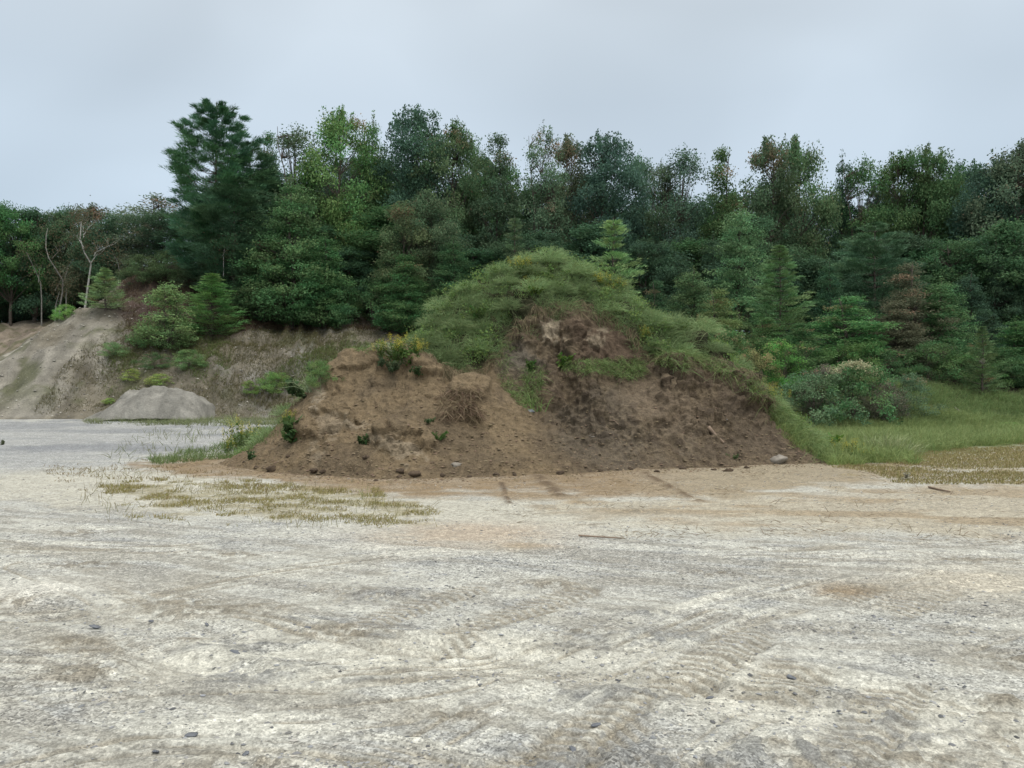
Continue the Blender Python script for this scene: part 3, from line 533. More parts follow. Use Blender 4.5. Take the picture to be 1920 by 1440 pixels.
def conifer(seed, H=11., W=6., base=.1, step=.036, nb=5, plume=.36, per=55, rise=.25, ndl=(.22, .034), prof='pine', gap=0., fine=1., brown=0., f0=.22, ragged=.68):
    r = np.random.default_rng(seed); T = Acc(); L = Acc()
    zz = np.linspace(-.4, H, 8); w = r.normal(size=(8, 2)) * .004 * H; w[0] = 0; P = np.stack([w[:, 0], w[:, 1], zz], -1); tube(T, P, np.linspace(.014, .0015, 8) * H, 8)
    z = H * base; k = 0
    while z < H * .985:
        t = (z / H - base) / (1 - base)
        Lr = W / 2 * (np.interp(t, [0, .15, .45, .7, .85, .93, 1], [.75, .95, 1, .70, .42, .24, .03]) if prof == 'pine' else max(.04, (1 - t) ** .85 * (1.0 if t > .08 else .75)))
        if not (gap and r.uniform() < gap):
            for b in range(nb):
                a = k * 2.4 + b * 6.283 / nb + r.normal() * .25; Lb = Lr * r.uniform(ragged, 1.15); u = np.array([math.cos(a), math.sin(a), 0]); s = np.linspace(0, 1, 6)[:, None]
                up = rise * (1 + t * .7)
                pts = np.array([0, 0, z]) + u * Lb * s + np.array([0, 0, 1]) * Lb * (up * s - .28 * s * (1 - s) * 2 * (1 - t) + .12 * s ** 3)
                pts[1:] += r.normal(size=(5, 3)) * .015 * Lb; tube(T, pts, np.linspace(.0045, .001, 6) * H * (.4 + .6 * (1 - t)), 4, cap=False)
                lat = np.array([-u[1], u[0], 0]); npl = max(3, int(Lb / plume * 2.6 * fine))
                f = np.concatenate([r.uniform(f0, 1, npl) ** .8, [1.0]]); off = r.normal(size=npl + 1) * .22 * Lb * (1.1 - f * .75); off[-1] = 0
                br = (brown > 0) * (r.uniform() < brown) * r.uniform(.5, 1); cvv = r.uniform(.1, .9); hu = r.uniform()
                for ff, oo in zip(f, off):
                    c = np.array([np.interp(ff, s[:, 0], pts[:, q]) for q in range(3)]) + lat * oo + [0, 0, .03]; m = int(per * r.uniform(.6, 1.3))
                    g = r.normal(size=(m, 3)) * plume * (1 - .5 * t * t) * [.55, .55, .17] + u * plume * .2; d = nrm(g * [1.2, 1.2, .6] + u * .25 + [0, 0, .28 * plume + .12])
                    ww = nrm(np.cross(d, r.normal(size=(m, 3)))) * ndl[1] * .5; A = c + g; ln = ndl[0] * r.uniform(.6, 1.2, (m, 1))
                    v = np.stack([A - ww, A + ww, A + d * ln], 1).reshape(-1, 3)
                    cc = np.stack([np.clip(cvv + r.normal(size=m) * .18, 0, 1), np.clip(np.full(m, br) * r.uniform(.5, 1.1, m), 0, 1), np.clip(hu + r.normal(size=m) * .15, 0, 1)], -1)
                    L.add(v, None, np.arange(3 * m).reshape(m, 3), np.repeat(cc, 3, 0))
        z += H * step * r.uniform(.8, 1.25) * (1 - .45 * t); k += 1
    return T.me('trunk'), L.me('crown', False), M_bark, M_needle
PROTO = {}
PROTO['pine'] = [conifer(1, 11, 7.0, .05, .058, 5, .36, 60, f0=.42), conifer(2, 11, 6.2, .08, .06, 5, .38, 56, gap=.1, f0=.4)]
PROTO['fir'] = [conifer(11, 5, 2.9, .02, .050, 6, .15, 26, .16, (.09, .022), 'fir', .05, .7, f0=.3, ragged=.45), conifer(12, 5, 2.8, .03, .055, 6, .15, 26, .28, (.10, .024), 'fir', .08, .7, f0=.3, ragged=.4)]
PROTO['larch'] = [conifer(14, 6, 3.4, .05, .058, 5, .20, 30, .42, (.12, .026), 'fir', .1, .7, brown=.04, f0=.3, ragged=.4), conifer(16, 6, 3.2, .05, .06, 5, .20, 28, .34, (.12, .026), 'fir', .12, .7, brown=.0, f0=.3, ragged=.35)]
PROTO['brownfir'] = [conifer(15, 5, 3.2, .04, .075, 5, .20, 24, .05, (.12, .024), 'fir', .12, .7, brown=.4, f0=.3, ragged=.4)]
PROTO['round'] = [broadleaf(20, 10, 5.6, .22, 'round', 140, 230, .16, leaders=14), broadleaf(21, 10, 5.0, .2, 'round', 130, 230, .16, leaders=12), broadleaf(22, 10, 6.2, .3, 'round', 150, 225, .16, leaders=14)]
PROTO['maple'] = [broadleaf(24, 10, 5.0, .15, 'round', 130, 220, .16, autumn=.08, leaders=14), broadleaf(25, 10, 4.6, .2, 'column', 120, 215, .16, autumn=.11, leaders=13)]
PROTO['column'] = [broadleaf(27, 10, 4.0, .12, 'column', 120, 210, .16, leaders=13), broadleaf(28, 10, 3.4, .12, 'column', 110, 200, .16, leaders=12)]
PROTO['sparse'] = [broadleaf(30, 10, 3.4, .2, 'column', 105, 100, .14, .55, leaders=8, stems=2), broadleaf(31, 10, 3.0, .25, 'column', 95, 85, .14, .5, autumn=.2, leaders=8, stems=3)]
PROTO['cone'] = [broadleaf(33, 10, 5.4, .04, 'cone', 190, 130, .14, .5, leaders=5, flat_=.4), broadleaf(34, 10, 5.0, .05, 'cone', 180, 130, .14, .48, leaders=5, flat_=.4, autumn=.08)]
PROTO['bush'] = [broadleaf(36, 3, 3.6, .0, 'dome', 70, 130, .11, .36, leaders=3, stems=4), broadleaf(37, 3, 3.2, .0, 'dome', 60, 130, .10, .34, leaders=4, stems=4, autumn=.12), broadleaf(38, 3, 4.2, .0, 'dome', 80, 120, .12, .36, leaders=2, stems=5)]
PROTO['sapling'] = [broadleaf(40, 4, 1.9, .05, 'cone', 85, 60, .10, .24, leaders=3, stems=2), broadleaf(41, 4, 2.6, .02, 'cone', 95, 70, .10, .27, leaders=2, stems=2)]
PH = {'pine': 11, 'fir': 5, 'larch': 6, 'brownfir': 5, 'bush': 3, 'sapling': 4}
PW = {'pine': 6.6, 'fir': 2.9, 'larch': 3.4, 'brownfir': 3.2, 'round': 5.6, 'maple': 4.8, 'column': 3.7, 'sparse': 3.2, 'cone': 5.2, 'bush': 3.7, 'sapling': 2.2}
KN = {'pine': 'pine_tree', 'fir': 'fir_tree', 'larch': 'larch_tree', 'brownfir': 'conifer_tree', 'bush': 'bush', 'sapling': 'sapling', 'round': 'broadleaf_tree', 'maple': 'maple_tree', 'column': 'broadleaf_tree', 'sparse': 'slender_tree', 'cone': 'young_tree'}
tr = random.Random(3)
def tree(kind, px, top, wpx, D=None, col=(.05, .075, .035), label=None, group='trees of the wood', base=None, cat='tree', v=None, rz=None, bark=None):
    """base: foot given as a point of the photograph, else D"""
    if D is None: x, D, z = hit(px, base)
    else: x = (px - CX) / F * D; z = float(surf(x, D))
    h = EYE + (CY - top) / F * D - z; w = wpx / F * D * {'round': 1.55, 'maple': 1.45, 'column': 1.45, 'sparse': 1.3, 'pine': 1.1, 'fir': 1.15, 'larch': 1.15}.get(kind, 1.15)
    T, L, bm, lm = PROTO[kind][tr.randrange(len(PROTO[kind])) if v is None else v]
    sz = h / (PH.get(kind, 10) * 1.02); sx = w / PW[kind]
    o = thing(KN[kind], label, cat, (x, D, z - .03), tr.uniform(0, 6.28) if rz is None else rz, (sx, sx, sz), group)
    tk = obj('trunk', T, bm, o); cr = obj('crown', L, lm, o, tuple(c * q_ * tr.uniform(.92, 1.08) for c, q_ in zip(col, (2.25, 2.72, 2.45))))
    if bark: tk.material_slots[0].link = 'OBJECT'; tk.material_slots[0].material = bark
    return o
DG = (.030, .050, .030); MG = (.042, .068, .030); LG = (.075, .115, .045); YG = (.11, .15, .045); PN = (.030, .055, .032); BG = (.034, .052, .040); RD = (.10, .065, .045); PG = (.085, .12, .065)
exec_trees = True
# left wood on the bench
LW = 'trees of the left wood'
for a in (('round', -25, 395, 90, 62, DG, 'dark broadleaf tree at the far left edge of the wood'), ('round', 20, 384, 80, 60, MG, 'green broadleaf tree second from left edge of the wood'),
          ('column', 62, 392, 66, 61, DG, 'narrow dark tree right of the leftmost two broadleaf trees'), ('round', 105, 395, 74, 62, (.042, .056, .03), 'olive tinged tree above the crooked pale trunk on the left'),
          ('maple', 172, 380, 78, 61, (.05, .06, .035), 'tree with orange crown tip behind the white forked birch'), ('round', 140, 392, 70, 64, DG, 'dark round tree between crooked trunk and white birch'),
          ('round', 225, 398, 76, 60, DG, 'dark tree between the white birch and the sparse reddish tree')):
    tree(a[0], a[1], a[2], a[3], a[4], a[5], a[6], LW)
tree('sparse', 288, 362, 110, 57, (.055, .065, .042), 'sparse reddish topped tree with sky showing through left of the big pine', LW, v=1)
tree('sparse', 262, 400, 80, 59, (.06, .07, .045), 'thin grey green tree beside the sparse reddish topped tree', LW, v=0)
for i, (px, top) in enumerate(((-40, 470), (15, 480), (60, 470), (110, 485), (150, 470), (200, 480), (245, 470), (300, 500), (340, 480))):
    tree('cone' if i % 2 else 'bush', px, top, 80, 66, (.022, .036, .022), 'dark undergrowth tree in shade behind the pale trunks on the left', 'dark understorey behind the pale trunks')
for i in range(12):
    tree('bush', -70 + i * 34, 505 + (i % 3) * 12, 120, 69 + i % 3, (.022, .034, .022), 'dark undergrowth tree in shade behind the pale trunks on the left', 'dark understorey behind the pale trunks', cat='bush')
# main wood, skyline from left to right
MW = 'skyline trees of the main wood'
tree('pine', 405, 184, 165, 48, PN, 'tallest white pine with layered boughs at left end of the skyline', MW, v=0, rz=4.0)
tree('pine', 470, 262, 150, 50, PN, 'pine behind the right shoulder of the tallest pine', MW, v=1)
tree('pine', 440, 330, 190, 46.5, (.028, .05, .028), 'lower dark pine in front of the foot of the tallest pine', MW, v=1)
for a in (('cone', 505, 238, 101, 52, MG, 'narrow tree with pointed top just right of the tallest pine'), ('sparse', 558, 234, 90, 51, (.055, .075, .045), 'thin leaved birch top two trees right of the tallest pine'),
          ('maple', 640, 198, 95, 51, (.065, .10, .04), 'bright green maple with the first high skyline top right of the pines'), ('cone', 700, 203, 101, 52, (.05, .08, .035), 'narrow bright tree between green maple and dark round crown'),
          ('round', 780, 197, 105, 52, BG, 'dark blue green round crowned tree at the highest skyline centre left'), ('maple', 850, 224, 85, 51, (.055, .07, .04), 'maple with orange tips right of the dark round crown'),
          ('cone', 935, 236, 130, 50, (.04, .06, .035), 'dense pointed tree on the skyline above left flank of mound'), ('sparse', 885, 262, 60, 53, MG, 'thin pale tree between orange tipped maple and skyline pine'),
          ('sparse', 1022, 230, 70, 49, (.05, .07, .05), 'tall slender birch with pale stem above the mound top'), ('maple', 1065, 250, 75, 51, (.055, .06, .04), 'maple with salmon red tips beside the tall slender birch'),
          ('round', 1138, 246, 105, 50, BG, 'dense round oak standing right of the salmon tipped maple'), ('sparse', 1198, 285, 66, 52, (.055, .075, .05), 'thin see through tree right of the dense round oak'),
          ('sparse', 1240, 300, 60, 51, (.05, .065, .045), 'thin see through tree with sky between its stems above right shoulder of mound'), ('sparse', 1285, 272, 80, 51, (.045, .06, .045), 'grey green slender stemmed tree third right of the dense oak'),
          ('cone', 1352, 262, 137, 51, MG, 'broad feathery tree fourth right of the dense round oak'), ('maple', 1440, 254, 95, 50, (.05, .062, .038), 'maple with reddish orange top right of the mound on the skyline'),
          ('maple', 1492, 252, 85, 51, (.05, .065, .035), 'second reddish topped maple right beside the first one'), ('cone', 1580, 276, 101, 52, DG, 'dark spire topped tree right of the two reddish maples'),
          ('sparse', 1622, 290, 70, 51, MG, 'tree with many upright bare shoots right of dark spire'), ('round', 1690, 285, 90, 51, MG, 'green tree left of the twin knobbed skyline tree'),
          ('round', 1742, 271, 95, 50, MG, 'twin knobbed green tree on the right skyline'), ('round', 1805, 303, 100, 51, (.04, .06, .04), 'tree in the skyline dip near right edge'),
          ('round', 1862, 295, 100, 47, BG, 'dark tree inside the right edge of the photo'), ('maple', 1915, 262, 110, 46, (.05, .062, .042), 'large tree with orange top at the right edge'), ('round', 1990, 270, 120, 47, DG, 'dark tree cut by the right edge of the photo')):
    tree(a[0], a[1], a[2], a[3], a[4], a[5], a[6], MW)
# the rows behind and beneath
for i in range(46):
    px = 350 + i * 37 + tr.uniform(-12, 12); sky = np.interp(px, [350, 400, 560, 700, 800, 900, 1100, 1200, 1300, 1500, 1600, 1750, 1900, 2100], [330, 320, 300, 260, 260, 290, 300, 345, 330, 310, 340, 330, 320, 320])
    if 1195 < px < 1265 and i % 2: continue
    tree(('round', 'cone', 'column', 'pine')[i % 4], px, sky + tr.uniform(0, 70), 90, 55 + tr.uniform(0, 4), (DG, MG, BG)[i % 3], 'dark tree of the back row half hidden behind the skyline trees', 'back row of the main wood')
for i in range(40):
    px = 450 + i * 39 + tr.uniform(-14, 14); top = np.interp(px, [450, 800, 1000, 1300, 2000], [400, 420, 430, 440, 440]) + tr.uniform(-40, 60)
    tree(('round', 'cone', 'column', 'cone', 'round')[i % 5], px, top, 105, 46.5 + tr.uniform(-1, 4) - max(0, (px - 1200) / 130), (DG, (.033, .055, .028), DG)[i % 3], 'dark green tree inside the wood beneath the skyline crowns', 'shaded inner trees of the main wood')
# trees along the wood's edge
EW = "trees along the wood's edge"
for a in (('cone', 545, 322, 175, 44.5, (.05, .078, .038), 'tall feathery young birch with pointed top right of the big pine'), ('cone', 490, 430, 110, 45, (.04, .062, .03), 'green young tree low between big pine and feathery birch'), ('cone', 610, 430, 120, 44.5, (.045, .07, .032), 'lower feathery tree on the right of the tall young birch'),
          ('maple', 757, 375, 85, 44.5, (.054, .066, .036), 'slim tree with orange brown tip left of mound in front row'), ('maple', 803, 355, 70, 45, (.052, .066, .038), 'second slim tree with brownish tip just right of orange tip one'),
          ('cone', 850, 440, 120, 43.5, (.038, .06, .03), 'dark green young tree directly left of grassy mound top'), ('cone', 760, 470, 130, 43, (.042, .065, .03), 'bushy young tree beneath the two orange tipped trees'),
          ('larch', 965, 400, 90, 44, (.055, .072, .038), 'olive green pointed conifer rising behind left shoulder of mound'), ('larch', 1150, 402, 165, 38, (.10, .13, .06), 'pale green pointed conifer just right of mound top'),
          ('larch', 1053, 455, 40, 40, (.08, .10, .05), 'small pale conifer tip peeping over the mound top'), ('cone', 1388, 372, 160, 39, (.065, .095, .055), 'tall pale grey green young tree right of the mound'),
          ('fir', 1462, 452, 140, 35.5, (.07, .105, .045), 'light green pointed conifer right of tall grey green tree'), ('cone', 1300, 495, 130, 36, (.06, .07, .035), 'olive conifer beside the right shoulder of the mound'),
          ('cone', 1350, 535, 140, 33.5, (.068, .088, .034), 'yellowish green small tree above the right flank of the mound'), ('pine', 1640, 415, 165, 41, (.045, .075, .042), 'broad soft green pine in the middle of the right wood'),
          ('cone', 1590, 550, 190, 33.5, (.055, .10, .04), 'wide green young tree below the broad soft pine'), ('cone', 1700, 485, 150, 36, (.060, .060, .036), 'reddish brown tinged tree right of the wide green young tree'),
          ('cone', 1680, 560, 150, 34, (.060, .056, .034), 'brown withered conifer bough mass low in the right wood'), ('cone', 1765, 515, 150, 36, (.05, .085, .04), 'green conifer just right of the reddish brown tree'),
          ('larch', 1842, 608, 75, 30.5, (.06, .075, .035), 'thin half dead conifer with brown lower boughs near right edge'), ('cone', 1905, 590, 150, 33, (.04, .07, .03), 'dark conifer behind the grass at the right edge'),
          ('cone', 1555, 480, 90, 38, DG, 'dark young tree left of broad soft pine'), ('cone', 1820, 500, 110, 38, DG, 'dark tree above the thin half dead conifer'),
          ('cone', 1230, 520, 90, 38, (.035, .06, .03), 'dark green tree between pale conifer and olive conifer'), ('cone', 1440, 590, 130, 32, (.04, .065, .028), 'low dark conifer beneath the light green pointed one'), ('cone', 1500, 600, 110, 32, (.038, .062, .026), 'dark leafy young tree left of wide green young tree'), ('cone', 1970, 560, 110, 33, DG, 'conifer cut off by the right edge')):
    tree(a[0], a[1], a[2], a[3], a[4], a[5], a[6], EW)
# young trees on the open slope
tree('larch', 197, 500, 80, None, (.10, .125, .06), 'small pale larch at the crest of left slope beside the white birch', 'young trees on the left slope', base=583)
tree('sapling', 312, 526, 110, None, (.085, .105, .05), 'pale loose sapling on the left slope, left of the round bright fir', 'young trees on the left slope', base=652, v=1)
tree('fir', 398, 508, 135, None, (.075, .125, .05), 'bright green conical fir on the middle of the left slope', 'young trees on the left slope', base=632)
tree('bush', 300, 590, 110, None, (.065, .085, .04), 'green bush around the foot of the pale sapling', 'bushes on the left slope', base=655, cat='bush')
for a in ((270, 478, 90, 533, (.045, .06, .03), 'dark bush on the brown crest left of the big pine'), (318, 470, 80, 528, (.05, .065, .03), 'olive bush on the brown crest next to the dark one'), (380, 490, 70, 545, (.04, .05, .03), 'dark bush under the left boughs of the big pine'),
          (215, 640, 40, 668, (.09, .11, .05), 'low green bush on the bare left slope below the small larch'), (290, 660, 60, 690, (.045, .065, .03), 'dark low bush below the pale sapling'), (355, 655, 60, 690, (.07, .095, .04), 'green weed bush below the bright fir'),
          (245, 690, 40, 715, (.13, .15, .04), 'yellow green weed above the left of gravel pile'), (300, 700, 50, 722, (.12, .14, .04), 'yellow green weed just above the gravel pile'), (120, 570, 40, 600, (.09, .13, .045), 'bright green shrub at foot of the pale trunks'), (547, 598, 26, 615, (.11, .19, .04), 'tiny bright green seedling on the brown slope'), (636, 545, 50, 580, (.09, .14, .04), 'bright yellow green maple sprout at the foot of the wood'),
          (520, 695, 55, 735, (.08, .10, .035), 'low olive weeds patch on slope left of mound'), (600, 672, 50, 720, (.07, .095, .035), 'green brush right behind the left shoulder of mound'), (470, 712, 36, 740, (.09, .11, .04), 'small olive bush on grey scree left of the mound'), (205, 745, 26, 757, (.12, .13, .04), 'tiny yellow weed left of the gravel pile')):
    tree('bush', a[0], a[1], a[2], None, a[4], a[5], 'bushes on the left slope', base=a[3], cat='bush')
# undergrowth at the edge of the wood
for i, (px, top, w, D) in enumerate(((480, 525, 90, 46.5), (560, 500, 130, 45.5), (640, 530, 90, 45.5), (700, 520, 110, 44.5), (760, 540, 110, 43.5), (830, 540, 100, 42.5), (1230, 600, 120, 34), (1300, 610, 110, 32), (1370, 610, 110, 31), (1430, 630, 110, 30), (1500, 640, 110, 30), (1580, 640, 120, 31.5), (1660, 655, 110, 31.5), (1740, 640, 110, 32), (1800, 660, 100, 32.5), (1870, 650, 110, 32.5), (1930, 650, 110, 32.5))):
    tree('bush', px, top, w, D, ((.035, .058, .026), (.042, .066, .03), (.05, .075, .03))[i % 3], 'dense green bush filling the foot of the wood', "undergrowth at the wood's edge", cat='bush')
for a in (('bush', 1350, 640, 90, 29.5, (.09, .12, .03), 'yellow green bush behind the right grassy edge of mound'), ('bush', 1415, 655, 90, 29, (.12, .10, .05), 'bush with brownish dry leaves right of mound flank'), ('bush', 1470, 635, 100, 29.5, (.065, .12, .035), 'fresh green bush left of the white topped bush'),
          ('bush', 1525, 694, 135, 25.6, (.06, .085, .05), 'wide bush with grey green leaves left of white topped bush'), ('bush', 1600, 680, 135, 25.8, (.052, .08, .038), 'round bush topped with whitish flower sprays'), ('bush', 1695, 700, 110, 26.4, (.055, .075, .042), 'grey green bush right of the white topped bush'), ('bush', 1650, 716, 95, 26.0, (.085, .066, .055), 'brownish twiggy bush low right of white topped bush'), ('bush', 1545, 684, 100, 26.6, (.09, .066, .058), 'purplish brown dry bush behind the grey green one'), ('bush', 1895, 790, 50, 26, (.09, .15, .04), 'small fresh green bush on the grass at the right edge')):
    tree(a[0], a[1], a[2], a[3], a[4], a[5], a[6], 'bushes right of the mound', cat='bush')

# pale trunks standing in front of the left wood
def pale_tree(label, pts, r0, branches, mat, name='birch_tree', D=None):
    x, D, z = hit(*pts[0]) if D is None else (0, D, 0)
    P = [np.array(at(a, b, D)) for a, b in pts]; o = thing(name, label, 'tree', tuple(P[0]), 0, (1, 1, 1), 'pale trunks in front of the left wood')
    A = Acc(); P0 = P[0]
    Q = np.array(P) - P0; Q[0][2] -= .3; Q[:, 1] += np.linspace(0, .6, len(Q)) * np.sin(np.arange(len(Q))); tube(A, Q, np.linspace(r0 * .55, r0 * .2, len(Q)), 8)
    for b in branches:
        B = np.array([np.array(at(*p, D)) for p in b]) - P0; B[:, 1] += np.linspace(0, .5, len(B)); tube(A, B, np.linspace(r0 * .24, r0 * .06, len(B)), 6)
        for w_ in range(5): k_ = 1 + w_ % (len(B) - 1) if len(B) > 1 else 0; e_ = B[k_] + np.array([math.sin(w_ * 2.3 + B[0][0]) * .5, .1, .35 + .1 * w_]); tube(A, [B[k_], (B[k_] + e_) / 2 + [.05, 0, .03], e_], [r0 * .07, r0 * .05, r0 * .02], 4)
    obj('trunk', A.me('trunk'), mat, o)
    L = Acc(); rr = np.random.default_rng(int(pts[0][0])); tips = [np.array(at(*b[-1], D)) - P0 for b in branches] + [Q[-1]]
    for t in tips:
        m = 160; g = rr.normal(size=(m, 3)) * .5; leaves(L, t + g, .12, rr, .25, np.stack([rr.uniform(.2, .8, m), rr.uniform(0, .2, m), rr.uniform(0, 1, m)], -1))
    obj('crown', L.me('crown', False), M_leaf, o, (.06, .075, .04))
pale_tree('white forked birch standing at the crest of the left slope', [(159, 572), (163, 540), (165, 515), (170, 494), (163, 475), (158, 450), (155, 417)], .13, [[(170, 494), (176, 478), (182, 472)], [(176, 480), (175, 465)], [(158, 465), (145, 450), (136, 440)], [(157, 445), (152, 425), (150, 416)], [(158, 440), (162, 425), (165, 418)], [(182, 472), (200, 460), (208, 455)]], M_birch, D=50)
pale_tree('crooked pale trunk with broken top left of the white birch', [(112, 600), (111, 575), (115, 548), (117, 525), (108, 505), (97, 485), (88, 465), (81, 440), (80, 425)], .11, [[(116, 535), (120, 515), (118, 500)], [(97, 485), (101, 470)]], plain_mat('pale grey bark', (.15, .145, .13), .9, 6, .35), D=54)
pale_tree('thin pale trunk beside the crooked one', [(103, 600), (101, 570), (103, 545)], .09, [[(103, 545), (108, 520)]], bpy.data.materials['pale grey bark'], D=54)
pale_tree('leaning pale trunk on the far left', [(78, 603), (76, 560), (72, 530), (62, 500), (57, 475)], .09, [[(72, 530), (66, 505)]], bpy.data.materials['pale grey bark'], D=55)
pale_tree('thin pale stem leaning right of the crooked trunk', [(124, 575), (120, 553), (116, 540)], .06, [[(116, 540), (114, 530)]], bpy.data.materials['pale grey bark'], D=54)
pale_tree('slim pale trunk between white birch and brown crest', [(221, 530), (222, 510), (216, 490), (210, 475)], .07, [[(222, 510), (224, 495)]], bpy.data.materials['pale grey bark'], D=54)
pale_tree('thin white stem low in front of the big pine', [(419, 510), (416, 480), (415, 455)], .05, [[(416, 480), (420, 465)]], M_birch, D=45)
# whitish flower sprays on top of one of the bushes
for o in [o for o in C.objects if o.get('label') == 'round bush topped with whitish flower sprays']:
    L = Acc(); g_ = np.random.default_rng(77)
    for k in range(26):
        a = g_.uniform(0, 6.28); q = g_.uniform(0, .75); c = np.array([math.cos(a) * q * 1.5, math.sin(a) * q * 1.5, 3.0 * math.sqrt(1 - q * q * .8) + .05]); m = 60
        leaves(L, c + g_.normal(size=(m, 3)) * [.17, .17, .09], g_.uniform(.06, .14, m), g_, .9, np.stack([g_.uniform(.2, .9, m), g_.uniform(0, .3, m), g_.uniform(0, 1, m)], -1))
    obj('flower_sprays', L.me('flower_sprays', False), M_leaf, o, (.36, .40, .24))
# leafless shrub
def twigs(name, label, cat, base, top, spread, mat, n=9, r=.016, seed=1, color=None):
    x, D, z = hit(*base); h = (base[1] - top) / F * D; o = thing(name, label, cat, (x, D, z), 0); A = Acc(); g = np.random.default_rng(seed)
    for k in range(n):
        a = g.uniform(0, 6.28); s = spread * g.uniform(.3, 1); e = np.array([math.cos(a) * s, math.sin(a) * s * .6, h * g.uniform(.6, 1)]); P = np.array([[0, 0, -.1], e * [.25, .25, .4], e * [.6, .6, .75], e]); P[1:3] += g.normal(size=(2, 3)) * .04; tube(A, P, [r, r * .8, r * .55, r * .3], 5)
        for j in range(3): s0 = e * g.uniform(.4, .85); tube(A, [s0, s0 + g.normal(size=3) * [.1, .1, .05] * h + [0, 0, .15 * h]], [r * .4, r * .15], 4)
    obj('stems', A.me('stems'), mat, o); return o
twigs('bare_shrub', 'leafless brown twiggy shrub at the dark foot of the wood', 'shrub', (668, 592), 545, .5, M_dead, 10, .02)
# pale lumps hanging in the boughs
def lump(name, label, cat, loc, r, mat, seed, sq=(1, .8, .8), rz=0, group=None):
    g = np.random.default_rng(seed); u = np.linspace(0, math.pi, 9); v = np.linspace(0, 2 * math.pi, 13)[:-1]; U, V = np.meshgrid(u, v, indexing='ij'); U = U.ravel(); V = V.ravel()
    P = np.stack([np.sin(U) * np.cos(V), np.sin(U) * np.sin(V), np.cos(U)], -1); m = 1 + (fbm(P[:, 0] * 2.2 + seed, P[:, 1] * 2.2 + P[:, 2] * 1.9 + 9, 4, seed, .7) - .5) * 1.7; m[U == 0] = m[0]; m[U == math.pi] = m[-1]
    P = P * m[:, None] * r * np.array(sq); q = [(i * 12 + j, i * 12 + (j + 1) % 12, (i + 1) * 12 + (j + 1) % 12, (i + 1) * 12 + j) for i in range(8) for j in range(12)]
    o = obj(name, mesh(name, P, q, None, None, True), mat); o.location = loc; o.rotation_euler = (g.uniform(-.3, .3), g.uniform(-.3, .3), rz); tag(o, label, cat, group); return o
lump('hanging_nest', 'small whitish lump hanging in the half dead conifer on the right', 'nest', at(1841, 678, 30.2), .11, M_pale, 61, (1, .8, 1.1))
lump('hanging_nest', 'tiny pale grey lump high between the dark boughs left of the half dead conifer', 'nest', at(1742, 657, 32.5), .10, M_pale, 62, (1, .8, 1))

